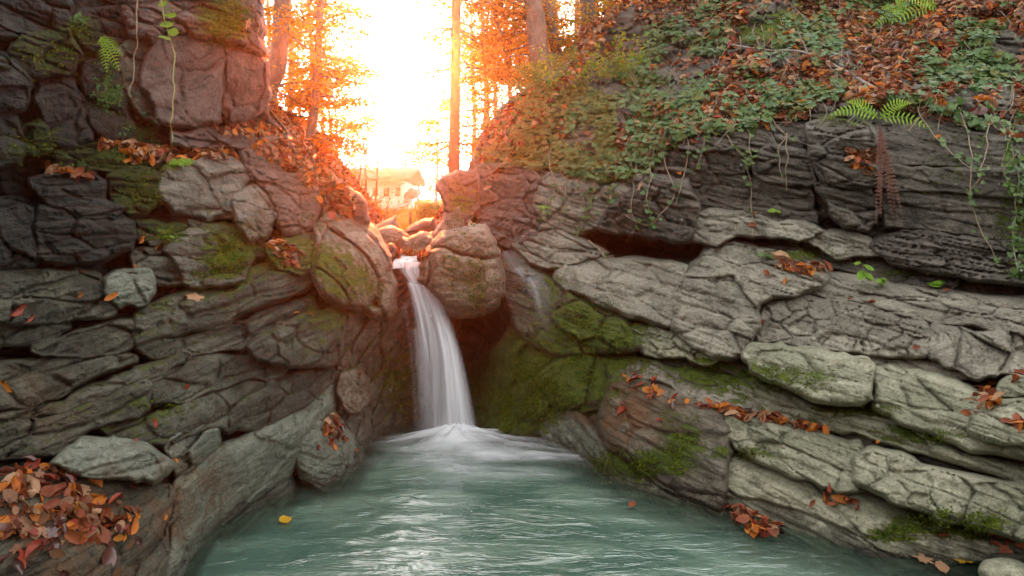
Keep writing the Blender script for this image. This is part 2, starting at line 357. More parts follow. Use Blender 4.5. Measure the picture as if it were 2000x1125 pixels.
# hollows worn into the banks
DIG = [(1265,482,95,26,.75),(935,660,55,60,.6),(1590,330,14,60,.25),(1650,440,40,14,.25),(1540,770,60,20,.3),(30,888,110,14,.25),(270,445,50,14,.2),(880,700,60,90,.4),(1005,455,25,18,.5),(450,470,70,14,.2),(700,830,50,30,.4)]
_seed = [11]
def rock(name, label, cat, poly, mat, thick=.16, rt=.45, rb=.14, rs=.16, dip=0., amp=.035, fs=(.34, .13), moss=0.0, mossup=.35, res=2.6, off=0.06, Y=None, tilt=(0, 0),
         boulder=False, back=.25, jag=4.5, sm=4, group=None, kind=None, parent=None, str_w=.10, str_a=.024, fine=.010, pw=2.6, grow=5.0):
    seed = _seed[0]; _seed[0] += 13
    P = np.asarray(poly, float)
    O = crom(P, 6, True)
    # linear/rounded mix keeps the corners of broken rock
    L = np.concatenate([P[i]+(P[(i+1) % len(P)]-P[i])*np.arange(6)[:, None]/6. for i in range(len(P))])
    O = O*.4+L*.6
    t3 = np.stack([O[:, 0]/14., O[:, 1]/14., np.zeros(len(O))+seed], -1)
    O = O+np.stack([vn(t3, seed), vn(t3+50, seed)], -1)*jag+np.stack([vn(t3*.35, seed+1), vn(t3*.35+50, seed+1)], -1)*jag*1.6
    if grow:
        tg = np.roll(O, -2, 0)-np.roll(O, 2, 0); no = np.stack([tg[:, 1], -tg[:, 0]], -1); no /= np.linalg.norm(no, axis=1)[:, None]+1e-9
        ar = (O[:, 0]*np.roll(O[:, 1], -1)-O[:, 1]*np.roll(O[:, 0], -1)).sum(); O = O+no*grow*(1 if ar > 0 else -1)
    x0, y0 = O.min(0)-res; x1, y1 = O.max(0)+res
    gx = np.arange(x0, x1+res, res); gy = np.arange(y0, y1+res, res)
    PX, PY = np.meshgrid(gx, gy); sh = PX.shape; px, py = PX.ravel(), PY.ravel()
    A, B = O, np.roll(O, -1, 0)
    n = len(px); ins = np.zeros(n, bool); dt = np.full(n, 1e9); db = np.full(n, 1e9); de = np.full(n, 1e9); nx = px.copy(); ny = py.copy()
    for a, b in zip(A, B):
        den = (b[1]-a[1]) or 1e-9
        c = ((a[1] > py) != (b[1] > py)) & (px < (b[0]-a[0])*(py-a[1])/den+a[0]); ins ^= c
        if abs(b[0]-a[0]) > 1e-9:
            t = (px-a[0])/(b[0]-a[0]); yy = a[1]+t*(b[1]-a[1]); okc = (t >= 0) & (t <= 1)
            dt = np.where(okc & (yy <= py), np.minimum(dt, py-yy), dt); db = np.where(okc & (yy >= py), np.minimum(db, yy-py), db)
        ab = b-a; tt = np.clip(((px-a[0])*ab[0]+(py-a[1])*ab[1])/(ab@ab+1e-9), 0, 1)
        qx, qy = a[0]+tt*ab[0], a[1]+tt*ab[1]; d = np.hypot(px-qx, py-qy); up = d < de
        de = np.where(up, d, de); nx = np.where(up, qx, nx); ny = np.where(up, qy, ny)
    px = np.where(ins, px, nx); py = np.where(ins, py, ny); de = np.where(ins, de, 0)
    dt = np.where(ins, dt, 0); db = np.where(ins, db, 0)
    col = np.maximum(dt+db, 1)
    Sf = lambda t: (1-(1-np.clip(t, 0, 1))**pw)**(1/pw)
    size = min(x1-x0, y1-y0)
    if boulder:
        prof = Sf(de/(size*.5*rs))*(.35+.65*Sf(dt/(col*rt)))*(.45+.55*Sf(db/(col*rb)))
    else:
        prof = Sf(de/np.maximum(size*rs*.7, 4))*(.4+.6*Sf(dt/np.maximum(col*rt, 4)))*(.55+.45*Sf(db/np.maximum(col*rb, 3)))
        prof = np.where(ins, prof, 0)
    cx, cy = (O[:, 0].min()+O[:, 0].max())/2, (O[:, 1].min()+O[:, 1].max())/2
    Y0 = (D(px, py) if Y is None else Y+tilt[0]*(px-cx)/100+tilt[1]*(py-cy)/100)+off+(.03*math.sin(seed*1.7) if kind != 'structure' and not boulder else 0)
    Yf = Y0-thick*prof
    if kind == 'structure':
        Yf = Yf+blobs(DIG, px, py)+.55*fbm(W_ := un(px, py, Y0)*1.1, 3, 71)*np.clip((330-py)/150, 0, 1)*(px > 900)
    W0 = un(px, py, Yf)
    k = np.clip(de/10., 0, 1)
    d = facets(W0, dip, fs[0], fs[1], amp, 101)+facets(W0, dip, fs[0]*.45, fs[1]*.4, amp*.32, seed+5, .6)+facets(W0, dip, fs[0]*.16, fs[1]*.2, amp*.12, seed+6, .5)
    if str_a: d = d+strata(W0, dip, str_w, str_a, 202)
    d = d+fbm(W0*9, 4, seed+7)*amp*.35+fbm(W0*34, 3, seed+9)*fine
    Yf = Yf-d*k
    V = un(px, py, Yf)
    idx = np.arange(n).reshape(sh)
    q = np.stack([idx[:-1, :-1], idx[1:, :-1], idx[1:, 1:], idx[:-1, 1:]], -1).reshape(-1, 4)
    q = q[ins[q].any(1)]
    used = np.zeros(n, bool); used[q.ravel()] = True
    re = np.full(n, -1); re[used] = np.arange(used.sum()); q = re[q]
    V = V[used]; px, py, Yf, Y0, prof, insu = px[used], py[used], Yf[used], Y0[used], prof[used], ins[used]
    zput(px[insu], py[insu], Yf[insu])
    m = len(V)
    nrm = np.zeros_like(V); fn = np.cross(V[q[:, 1]]-V[q[:, 3]], V[q[:, 0]]-V[q[:, 2]])
    for c in range(4): np.add.at(nrm, q[:, c], fn)
    nrm /= np.linalg.norm(nrm, axis=1)[:, None]+1e-12
    if nrm[:, 1].mean() > 0: nrm = -nrm
    mo = moss+mossup*np.clip(nrm[:, 2], -.5, 1)+blobs(MOSS, px, py)+fbm(V*2.6, 3, seed+2)*.25-.12
    stn = blobs(STAIN, px, py)
    # rim and back so that the rock is a solid
    e = np.sort(np.concatenate([q[:, [0, 1]], q[:, [1, 2]], q[:, [2, 3]], q[:, [3, 0]]]), 1)
    ue, cnt = np.unique(e, axis=0, return_counts=True); be = ue[cnt == 1]
    bv = np.unique(be); mp = np.full(m, -1); mp[bv] = np.arange(len(bv))+m
    bpx = cx+(px[bv]-cx)*(.8 if boulder else .97); bpy = cy+(py[bv]-cy)*(.8 if boulder else .97)
    Vb = un(bpx, bpy, Y0[bv]+back)
    Vc = un(cx, cy, Y0.mean()+back*1.3)[None]
    F4 = np.concatenate([q, np.stack([be[:, 0], be[:, 1], mp[be[:, 1]], mp[be[:, 0]]], -1)])
    F3 = np.stack([mp[be[:, 0]], mp[be[:, 1]], np.full(len(be), m+len(bv))], -1)
    V = np.concatenate([V, Vb, Vc])
    z = np.zeros(len(Vb)+1)
    o = build(name, V, [F4, F3], mat, parent, attrs={"moss": np.concatenate([mo, z]), "stain": np.concatenate([stn, z])})
    if parent is None: tagit(o, label, cat, group, kind)
    return o
#==ROCKS==
# ------------------------------------------------------------------ the two banks (terrain) and the valley floor behind
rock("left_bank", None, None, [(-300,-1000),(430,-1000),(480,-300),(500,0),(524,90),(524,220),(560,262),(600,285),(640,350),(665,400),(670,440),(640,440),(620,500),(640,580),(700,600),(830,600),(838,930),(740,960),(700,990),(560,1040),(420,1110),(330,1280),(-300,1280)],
     M_LDARK, thick=.1, rs=.03, rt=.03, rb=.03, dip=LD, amp=.085, fs=(.5,.2), off=.17, moss=.12, res=3.6, jag=4, kind='structure', str_a=.03, back=.8, grow=0)  # upper cliff, out of view, added to shade the left side
rock("right_bank", None, None, [(868,350),(890,328),(920,332),(945,250),(1000,190),(1060,150),(1130,110),(1180,62),(1205,20),(1225,-60),(1260,-200),(1500,-300),(2300,-300),(2300,1250),(1700,1180),(1400,1110),(1200,1030),(1060,960),(940,950),(830,950),(830,560),(845,520),(960,470),(985,440),(930,440),(880,420)],
     M_RDARK, thick=.1, rs=.03, rt=.03, rb=.03, dip=RD, amp=.06, fs=(.55,.17), off=.12, moss=.05, res=3.6, jag=4, kind='structure', str_a=.02, back=.8, grow=0)

def gz(x, y):
    xc = -.127*np.minimum(y, 30); fl = np.interp(y, [5, 7, 12, 25, 45, 80, 400], [1.15, 1.2, 1.45, 1.75, 2.75, 3.6, 9])
    w = .18+np.maximum(0, y-12)*.3
    dx = np.abs(x-xc); cap = np.where(x < xc, 1.6, 2.9)
    return fl+np.minimum(1.3*np.maximum(0, dx-w), cap*np.clip(1.3-(y-14)/60, .2, 1))
gx = np.concatenate([np.linspace(-90, -12, 30), np.linspace(-11.6, 11.6, 150), np.linspace(12, 90, 30)])
gy = np.concatenate([np.linspace(7.3, 20, 110), np.linspace(20.3, 60, 90), np.geomspace(61, 170, 25)])
GX, GY = np.meshgrid(gx, gy); g = np.stack([GX.ravel(), GY.ravel(), np.zeros(GX.size)], -1)
g[:, 2] = gz(g[:, 0], g[:, 1])+fbm(g*np.array([.9, .9, 1]), 4, 77)*.07
idx = np.arange(GX.size).reshape(GX.shape)
q = np.stack([idx[:-1, :-1], idx[:-1, 1:], idx[1:, 1:], idx[1:, :-1]], -1).reshape(-1, 4)
q = q[(lambda bad: ~bad[q].any(1))((lambda a, b: (g[:, 1] < np.where(np.abs(a-900) < 1300, np.where((ZB[np.clip(np.round((b+ZO)/ZS).astype(int), 0, ZB.shape[0]-1), np.clip(np.round((a+ZO)/ZS).astype(int), 0, ZB.shape[1]-1)] < 50), D(a, b)+1.0, 0), 0)))(CX+FPX*g[:, 0]/g[:, 1], HZ-FPX*(g[:, 2]-H)/g[:, 1]))]
M_MEADOW = plain_mat("meadow ground", (.16, .20, .03), (.26, .22, .06), .95, 1.5, .05)
xm = np.abs(g[:, 0]+.127*np.minimum(g[:, 1], 30)); md = np.clip((g[:, 1]-11)/3, 0, 1)*np.clip((.25+(g[:, 1]-11)*.3-xm)/.6+.5, 0, 1)
mt = M_MEADOW.node_tree; pb = [n for n in mt.nodes if n.type == 'BSDF_PRINCIPLED'][0]; old = pb.inputs['Base Color'].links[0].from_socket
gp = N(mt, "NewGeometry").outputs['Position']
mt.links.new(mixc(mt, N(mt, "Attribute", attribute_name="meadow").outputs['Fac'], mixc(mt, ramp(mt, noise(mt, gp, 6, 8, .7), .4, .6), (.07, .04, .02), (.2, .1, .045)), old), pb.inputs['Base Color'])
tagit(build("ground", g, [q], M_MEADOW, recenter=False, attrs={"meadow": md}), kind='structure')
# bed of the pool and the ground under the viewer
bx, by = np.meshgrid(np.linspace(-14, 14, 90), np.linspace(-14, 8.5, 80)); g = np.stack([bx.ravel(), by.ravel(), np.full(bx.size, -.55)], -1)
g[:, 2] += fbm(g, 3, 5)*.12
idx = np.arange(bx.size).reshape(bx.shape); q = np.stack([idx[:-1, :-1], idx[:-1, 1:], idx[1:, 1:], idx[1:, :-1]], -1).reshape(-1, 4)
tagit(build("riverbed", g, [q], M_RPALE, recenter=False), kind='structure')

# unseen slopes added behind the viewer to shut off the low sky
th = np.linspace(R(170), R(370), 60); rr_ = np.array([7, 8.5, 10.5, 13, 16, 20]); zz_ = np.array([-.6, 2.2, 4.6, 6.6, 8.0, 8.6])
TH, RR = np.meshgrid(th, rr_); ZZ = np.broadcast_to(zz_[:, None], TH.shape); g = np.stack([(RR*np.cos(TH)).ravel(), (RR*np.sin(TH)).ravel()-1.0, ZZ.ravel().copy()], -1); g += fbm(g*.5, 3, 9)[:, None]*np.array([.8, .8, 1.2])
idx = np.arange(TH.size).reshape(TH.shape); q = np.stack([idx[:-1, :-1], idx[:-1, 1:], idx[1:, 1:], idx[1:, :-1]], -1).reshape(-1, 4)
tagit(build("unseen_slopes", g, [q], plain_mat("unseen slope", (.05, .05, .02), (.11, .075, .03), .95, 3, .1), recenter=False), kind='structure')

# ------------------------------------------------------------------ left bank rocks
BED = dict(moss=.16, dip=LD, thick=.15, rt=.5, rb=.16, rs=.1)
BLK = dict(thick=.2, rt=.25, rb=.16, rs=.16, amp=.045)
def LBd(label, poly, mat=M_LBED, **k):
    a = dict(BED); a.update(k); return rock("rock_ledge", label, "rock", poly, mat, group="bedded ledges of the left bank", **a)
def LBk(label, poly, mat=M_LGREY, name="rock_block", **k):
    a = dict(BLK); a.update(k); return rock(name, label, "rock", poly, mat, **a)
# upper cliff
LBk("brown jutting cap rock with mossy crown above the flat square rock face", [(235,-60),(500,-60),(506,20),(522,95),(500,112),(440,92),(330,62),(292,92),(250,62)], M_BROWN, thick=.4, rt=.3, rb=.12, moss=.1, dip=10, amp=.05)
LBk("big flat reddish brown rock face below the mossy cap rock", [(272,150),(298,85),(332,57),(402,66),(440,84),(437,150),(430,235),(380,250),(310,240),(298,200)], M_BROWN, thick=.3, rt=.12, rb=.1, rs=.1, dip=60, amp=.03, fs=(.5,.4), str_a=.006)
LBk("red tinted rock column at the end of the left cliff beside the tree", [(440,86),(505,98),(524,130),(520,190),(500,222),(470,240),(434,238),(438,160)], M_BROWN, thick=.3, dip=70, amp=.05)
LBk("dark grey slanted rock beside the flat brown face", [(232,90),(272,70),(296,100),(272,150),(300,205),(310,245),(268,215),(240,170)], M_LBED, dip=60)
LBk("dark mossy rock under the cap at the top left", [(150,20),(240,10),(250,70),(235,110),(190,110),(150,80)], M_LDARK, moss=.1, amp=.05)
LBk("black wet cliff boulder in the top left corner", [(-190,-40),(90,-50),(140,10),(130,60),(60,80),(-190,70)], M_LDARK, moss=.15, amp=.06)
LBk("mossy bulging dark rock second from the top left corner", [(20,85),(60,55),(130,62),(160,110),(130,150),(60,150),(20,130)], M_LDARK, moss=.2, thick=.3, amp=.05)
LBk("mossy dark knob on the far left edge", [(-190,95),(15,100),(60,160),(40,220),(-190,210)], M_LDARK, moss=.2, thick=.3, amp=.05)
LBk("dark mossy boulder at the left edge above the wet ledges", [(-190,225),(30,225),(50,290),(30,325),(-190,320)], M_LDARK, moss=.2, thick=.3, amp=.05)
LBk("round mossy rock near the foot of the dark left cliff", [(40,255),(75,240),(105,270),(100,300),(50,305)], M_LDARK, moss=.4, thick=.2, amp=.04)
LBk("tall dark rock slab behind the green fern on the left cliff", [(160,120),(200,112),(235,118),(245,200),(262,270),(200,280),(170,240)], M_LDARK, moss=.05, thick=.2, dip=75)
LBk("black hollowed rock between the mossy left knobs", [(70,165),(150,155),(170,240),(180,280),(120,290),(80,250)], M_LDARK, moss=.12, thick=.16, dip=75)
# ledge with litter, blocks below it
LBk("moss covered shelf below the dark cliff", [(105,300),(180,285),(250,290),(330,300),(330,325),(250,335),(160,335),(110,330)], M_LDARK, moss=.5, thick=.2)
LBk("thin brown shelf of rock under the flat rock face", [(330,262),(420,250),(490,262),(540,268),(590,290),(560,296),(480,290),(400,292),(345,285)], M_BROWN, thick=.2, dip=0)
LBk("grey angular block under the leafy shelf", [(312,332),(332,314),(402,304),(468,318),(488,350),(466,388),(460,432),(402,427),(332,412),(308,375)], M_LGREY, thick=.32, amp=.045, fs=(.4,.3), dip=-20)
LBk("small grey cube of rock beside the angular block", [(458,385),(486,360),(520,372),(542,418),(517,472),(482,466),(456,432)], M_LGREY, thick=.32, amp=.045, fs=(.3,.25), dip=-50)
LBk("red lit rock mound covered with litter below the trees", [(470,300),(560,268),(602,292),(626,335),(614,445),(560,460),(532,440),(536,400),(496,352)], M_BROWN, thick=.4, amp=.05, moss=.05)
LBk("dark rounded rock at the end of the left slope", [(612,350),(652,350),(690,368),(716,400),(710,438),(672,450),(636,428),(612,395)], M_BROWN, thick=.35, name="boulder", amp=.05, Y=6.85, off=0)
LBk("reddish slope rock beside the bare saplings", [(560,310),(620,330),(650,355),(620,380),(604,440),(580,420),(560,370)], M_BROWN, thick=.25, amp=.05)
LBk("mossy dark rock left of the grey angular block", [(215,340),(270,330),(312,340),(308,400),(260,420),(225,400)], M_LDARK, moss=.5, thick=.25)
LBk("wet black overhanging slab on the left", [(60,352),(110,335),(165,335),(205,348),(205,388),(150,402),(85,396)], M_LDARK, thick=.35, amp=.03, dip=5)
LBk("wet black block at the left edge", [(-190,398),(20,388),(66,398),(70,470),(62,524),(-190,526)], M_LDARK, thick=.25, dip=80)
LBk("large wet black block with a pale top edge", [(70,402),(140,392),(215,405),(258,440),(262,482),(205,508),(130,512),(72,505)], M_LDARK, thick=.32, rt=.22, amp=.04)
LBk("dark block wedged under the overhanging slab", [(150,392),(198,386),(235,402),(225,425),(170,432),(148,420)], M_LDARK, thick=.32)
LBk("thin mossy slab below the grey angular block", [(252,432),(320,430),(360,446),(350,475),(300,478),(262,462)], M_LDARK, moss=.45, thick=.22)
LBk("small grey stone above the rounded mossy block", [(286,455),(320,445),(345,458),(325,480),(292,478)], M_LGREY, thick=.2)
LBk("thin dark slab under the small grey cube", [(368,432),(440,436),(510,470),(520,500),(470,488),(400,460)], M_LBED, thick=.2, dip=-18)
LBk("rounded grey block with a mossy right side", [(325,492),(350,455),(402,442),(468,472),(498,502),(482,542),(432,564),(372,562),(352,520)], M_LGREY, thick=.3, amp=.04, name="boulder")
LBk("cracked grey rock left of the rounded mossy block", [(258,490),(325,478),(345,512),(352,560),(305,548),(262,525)], M_LBED, thick=.2)
LBk("pale faceted grey block with an orange leaf at its side", [(212,546),(240,534),(288,530),(298,560),(282,592),(230,604),(210,580)], M_LPALE, thick=.28, amp=.035, fs=(.3,.2))
# bedded ledges, from the top down
LBd("wet dark bed at the left edge with orange leaves on top", [(-190,530),(60,522),(140,530),(192,540),(216,592),(224,612),(130,628),(-190,620)], M_LBED, thick=.25, amp=.05)
LBd("short dark bed with dark red leaves at the left edge", [(-190,618),(60,615),(132,630),(130,650),(96,668),(-190,690)], M_LBED)
LBd("glistening bed below the pale faceted block", [(58,684),(150,648),(262,622),(262,680),(180,694),(90,696)], M_LBED, thick=.2)
LBd("long bed that holds the single green maple leaf", [(256,622),(350,572),(450,560),(532,500),(602,480),(628,520),(602,560),(520,602),(400,644),(262,676)], M_LBED, thick=.26, moss=.2)
LBd("mossy knobbly end of the bed beside the big boulder", [(520,480),(560,462),(615,458),(630,490),(622,530),(590,540),(540,520)], M_LBED, moss=.35, thick=.3)
LBd("thin folded bed under the maple leaf bed", [(262,682),(300,662),(420,642),(540,602),(602,580),(616,600),(560,642),(470,682),(380,692),(290,698)], M_LBED, thick=.2)
LBd("large rounded block with a pale mossy top at the end of the beds", [(482,672),(560,622),(640,598),(668,632),(670,692),(642,724),(560,714),(492,694)], M_LBED, thick=.36, amp=.045, fs=(.3,.25), moss=.2)
LBd("broad wet brown bed at the left edge", [(-190,735),(120,692),(250,690),(262,704),(140,760),(60,794),(-190,815)], M_LBED, thick=.24)
LBd("narrow ridge like bed running down to the left edge", [(-190,845),(60,800),(150,768),(250,722),(352,682),(356,704),(240,762),(120,804),(-190,868)], M_LBED, thick=.18)
LBd("wrinkled bed with pale quartz patches", [(296,724),(360,692),(480,692),(566,702),(552,732),(480,744),(400,772),(288,794)], M_LBED, thick=.2)
LBd("thick brown bed above the pale lens slab", [(-190,862),(130,802),(290,742),(292,790),(270,812),(190,834),(130,872),(100,884),(-190,902)], M_LBED, thick=.22, moss=.15)
LBd("sloping bed above the pale lens slab with a red leaf", [(188,834),(260,815),(330,800),(430,760),(520,738),(640,720),(664,742),(602,792),(500,842),(400,842),(330,872),(250,862)], M_LBED, thick=.2)
LBk("pale grey green lens shaped slab on the bottom left", [(98,906),(130,872),(190,853),(260,862),(330,890),(335,920),(300,944),(240,940),(150,926)], M_LPALE, thick=.3, rt=.4, rb=.25, amp=.022, name="rock_slab", dip=-5)
LBk("pale slab right of the lens shaped slab", [(320,872),(345,848),(430,838),(424,882),(382,922),(342,932),(332,892)], M_LPALE, thick=.22, name="rock_slab", dip=35)
LBd("smooth greenish rock flank falling into the pool on the left", [(310,1160),(335,1050),(340,940),(396,888),(500,840),(602,790),(660,738),(655,800),(606,850),(564,935),(500,990),(430,1040),(390,1110),(350,1180)], M_LPALE, thick=.22, rt=.3, rb=.3, rs=.2, amp=.03, fs=(.6,.3), dip=48, str_a=.008, jag=2)
LBd("low smooth bulge of rock at the left waterline", [(415,1010),(450,955),(520,930),(572,935),(580,980),(540,1030),(440,1070)], M_LPALE, thick=.2, rt=.4, rb=.4, rs=.4, amp=.02, dip=35, jag=2)
LBd("brown wet leaf strewn rock in the bottom left corner", [(-200,905),(100,908),(240,942),(332,946),(352,1000),(325,1060),(310,1200),(-200,1200)], M_LBED, thick=.22, rt=.35, rb=.06, amp=.03, fs=(.6,.4), dip=5, moss=-.1)
# behind and beside the fall
rock("boulder", "large mossy wedge shaped boulder standing left of the waterfall", "boulder", [(620,436),(646,418),(686,422),(724,446),(760,498),(773,560),(766,614),(735,624),(690,604),(640,592),(612,560),(616,490)], M_BOULD, thick=.42, rt=.5, rb=.14, rs=.3, boulder=True, amp=.085, fs=(.5,.42), dip=-45, moss=.14, back=.6, off=-.05, str_a=.012)
LBk("dark mossy rock wall behind the left side of the waterfall", [(640,600),(700,600),(770,610),(800,600),(822,660),(828,760),(826,900),(740,900),(690,860),(660,800),(655,740),(672,690),(668,640)], M_RWET, thick=.2, moss=.15, amp=.06, dip=60, rt=.1, rb=.1, name="rock_wall", off=.12)
LBk("pale pointed stone hanging at the foot of the mossy wall", [(662,738),(690,722),(716,735),(720,770),(704,802),(684,806),(664,775)], M_BOULD, thick=.2, dip=-60, off=-.1)
LBd("sloped grey slab with a heap of leaves at the pool edge", [(572,875),(612,815),(655,800),(692,850),(728,915),(700,965),(640,985),(596,940)], M_LPALE, thick=.2, rt=.4, rb=.4, rs=.25, amp=.02, dip=-40)

rock("rock_ledge", "wet sill of rock that the stream slides over at the lip of the waterfall", "rock", [(735,520),(765,506),(845,506),(872,540),(890,640),(860,680),(800,670),(770,620),(740,580)], M_RWET, thick=.2, rt=.2, rb=.2, rs=.2, amp=.04, Y=7.25, tilt=(0,-.35), off=0, back=.5, dip=40)
# ------------------------------------------------------------------ boulders in the stream above the fall
def BO(label, poly, Y, mat=M_BOULD, thick=.4, **k):
    a = dict(rt=.55, rb=.4, rs=.6, boulder=True, amp=.02, fs=(.4,.35), back=.4, res=2.0, pw=2.4, off=0, grow=0, str_a=.006, mossup=.05, moss=-.1); a.update(k)
    return rock("boulder", label, "boulder", poly, mat, thick=thick, Y=Y, group=None, **a)
BO("dark red flat topped boulder furthest up the stream by the fence", [(792,462),(800,440),(830,425),(852,424),(862,450),(840,470)], 9.6, M_BROWN, .5)
BO("flat slanting slab lying behind the upstream boulders", [(706,468),(722,445),(768,426),(776,436),(790,470),(740,480)], 9.2, M_BOULD, .5)
BO("pale squarish boulder upstream at the left end of the row", [(724,478),(732,455),(765,440),(790,445),(804,462),(790,490),(745,496)], 8.5)
BO("round pale boulder in the middle of the stream above the fall", [(776,490),(786,465),(815,450),(842,456),(858,480),(850,505),(800,508)], 8.1, thick=.45)
BO("small reddish boulder tucked behind the round pale boulder", [(830,456),(848,446),(864,450),(866,470),(842,474)], 8.7, M_BROWN, .3)
BO("tall angular boulder leaning on the right bank upstream", [(848,462),(858,430),(880,400),(906,396),(912,420),(914,460),(890,475),(855,480)], 7.9, thick=.45, fs=(.6,.5), rs=.4)
BO("small dark boulder with wet top at the left of the stream lip", [(738,500),(744,478),(765,476),(778,492),(776,515),(750,520)], 7.4, M_BROWN, .25)
rock("boulder", "big rounded boulder leaning over the waterfall on its right side", "boulder", [(824,545),(838,490),(858,462),(902,450),(948,446),(966,470),(976,510),(984,562),(970,594),(936,614),(893,620),(866,600),(846,572)], M_BOULD, thick=.6, rt=.4, rb=.25, rs=.42, boulder=True, Y=6.75, amp=.10, fs=(.55,.5), pw=2.6, back=.5, off=0, str_a=.006, moss=.02, mossup=.1)
BO("tiny white stone on top of the big rounded boulder", [(930,446),(936,438),(944,440),(946,448),(938,452)], 6.9, M_RPALE, .08, back=.08, res=1.5, jag=1, grow=0)

# ------------------------------------------------------------------ right bank rocks
RBED = dict(dip=RD, str_a=.028, thick=.17, rt=.5, rb=.14, rs=.1)
def RB(label, poly, mat=M_RMID, name="rock_ledge", **k):
    a = dict(RBED); a.update(k); return rock(name, label, "rock", poly, mat, group="bedded ledges of the right bank", **a)
# the upper wall
RB("red tinted rock face below the ivy beside the tall straight tree", [(912,345),(950,325),(1010,325),(1045,345),(1050,400),(1040,450),(990,462),(950,450),(920,410)], M_BROWN, "rock_block", thick=.3, amp=.05, fs=(.4,.25))
RB("round dark overhanging rock under the straight tree trunk", [(862,370),(875,345),(905,340),(930,350),(935,410),(915,440),(890,420),(868,405)], M_BROWN, "boulder", thick=.4, amp=.03)
RB("stacked small reddish blocks above the wet boulder", [(955,400),(1010,405),(1050,420),(1045,462),(1000,478),(962,465)], M_BROWN, "rock_block", thick=.3, amp=.06, fs=(.2,.14))
RB("mossy rock shoulder below the hanging ivy", [(1040,352),(1120,335),(1222,335),(1265,350),(1262,410),(1180,440),(1130,462),(1060,440)], M_RMID, "rock_block", thick=.3, amp=.05, fs=(.35,.2), moss=.1)
RB("overhanging rock that roofs the dark hollow", [(1180,420),(1255,345),(1345,352),(1362,420),(1352,472),(1282,470),(1220,455),(1170,445)], M_RDARK, "rock_ledge", thick=.45, amp=.05)
RB("layered low rock left of the dark hollow", [(1000,470),(1060,442),(1150,466),(1185,490),(1150,508),(1082,522),(1038,512)], M_RMID, thick=.35, amp=.05)
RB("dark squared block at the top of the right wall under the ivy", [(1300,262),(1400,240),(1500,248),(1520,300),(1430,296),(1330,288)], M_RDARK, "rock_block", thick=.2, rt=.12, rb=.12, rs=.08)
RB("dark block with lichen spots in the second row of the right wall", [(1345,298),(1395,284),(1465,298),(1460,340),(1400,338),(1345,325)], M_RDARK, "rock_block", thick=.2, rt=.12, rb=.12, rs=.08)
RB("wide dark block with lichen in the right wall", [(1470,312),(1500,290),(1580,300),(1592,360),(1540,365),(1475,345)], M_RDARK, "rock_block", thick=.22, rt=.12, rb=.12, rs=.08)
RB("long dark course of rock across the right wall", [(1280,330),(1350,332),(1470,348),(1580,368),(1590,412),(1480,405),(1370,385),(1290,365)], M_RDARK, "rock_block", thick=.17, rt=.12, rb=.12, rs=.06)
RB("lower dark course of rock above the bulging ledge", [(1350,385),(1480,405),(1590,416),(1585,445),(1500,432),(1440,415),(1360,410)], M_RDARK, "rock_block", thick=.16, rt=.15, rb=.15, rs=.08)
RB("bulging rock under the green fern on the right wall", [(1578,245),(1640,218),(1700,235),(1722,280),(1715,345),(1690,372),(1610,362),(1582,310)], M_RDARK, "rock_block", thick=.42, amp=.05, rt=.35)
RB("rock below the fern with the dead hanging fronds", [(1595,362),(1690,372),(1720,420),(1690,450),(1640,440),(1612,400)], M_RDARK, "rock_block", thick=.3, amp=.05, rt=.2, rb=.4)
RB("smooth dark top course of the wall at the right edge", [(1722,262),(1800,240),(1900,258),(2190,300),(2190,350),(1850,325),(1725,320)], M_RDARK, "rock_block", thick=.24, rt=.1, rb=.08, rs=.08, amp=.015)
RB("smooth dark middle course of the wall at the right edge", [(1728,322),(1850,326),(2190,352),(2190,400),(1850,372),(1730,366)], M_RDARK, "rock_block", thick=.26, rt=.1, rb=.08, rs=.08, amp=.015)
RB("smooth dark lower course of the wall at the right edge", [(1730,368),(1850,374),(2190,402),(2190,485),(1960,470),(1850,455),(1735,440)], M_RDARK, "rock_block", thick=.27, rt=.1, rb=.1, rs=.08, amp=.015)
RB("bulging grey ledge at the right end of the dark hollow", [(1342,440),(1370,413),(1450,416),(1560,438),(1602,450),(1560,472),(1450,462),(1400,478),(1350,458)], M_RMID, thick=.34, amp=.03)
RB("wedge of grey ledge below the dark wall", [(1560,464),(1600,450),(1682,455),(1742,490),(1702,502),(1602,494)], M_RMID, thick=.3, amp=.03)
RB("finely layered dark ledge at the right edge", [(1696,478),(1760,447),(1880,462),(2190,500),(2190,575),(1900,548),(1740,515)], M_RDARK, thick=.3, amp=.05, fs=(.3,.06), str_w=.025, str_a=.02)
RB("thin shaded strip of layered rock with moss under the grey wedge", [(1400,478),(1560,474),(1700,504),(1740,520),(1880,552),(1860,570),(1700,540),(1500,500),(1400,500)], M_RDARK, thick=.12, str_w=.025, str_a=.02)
# middle ledges
RB("big upright grey face of the middle ledge beside the wet rock", [(1082,540),(1120,506),(1222,506),(1342,516),(1330,560),(1312,640),(1240,622),(1190,606),(1150,580),(1100,562)], M_RMID, "rock_block", thick=.3, rt=.18, rb=.12, amp=.025, fs=(.4,.25), moss=.05)
RB("wet rock with a film of water running over it", [(982,500),(1005,490),(1042,530),(1086,548),(1092,602),(1060,655),(1020,645),(985,600)], M_RWET, "rock_block", thick=.3, rt=.5, amp=.04, moss=.15)
RB("knobbly mossy rocks under the grey face", [(1022,602),(1080,545),(1150,590),(1222,626),(1255,682),(1150,695),(1070,690),(1030,655)], M_RWET, "rock_block", thick=.32, rt=.35, rb=.3, amp=.08, fs=(.34,.24), moss=.12)
RB("green tinted tilted slab with splits in the middle of the bank", [(1226,642),(1270,632),(1312,648),(1352,668),(1402,690),(1388,712),(1322,702),(1268,692)], M_RPALE, thick=.26, amp=.045, fs=(.2,.1), moss=.1)
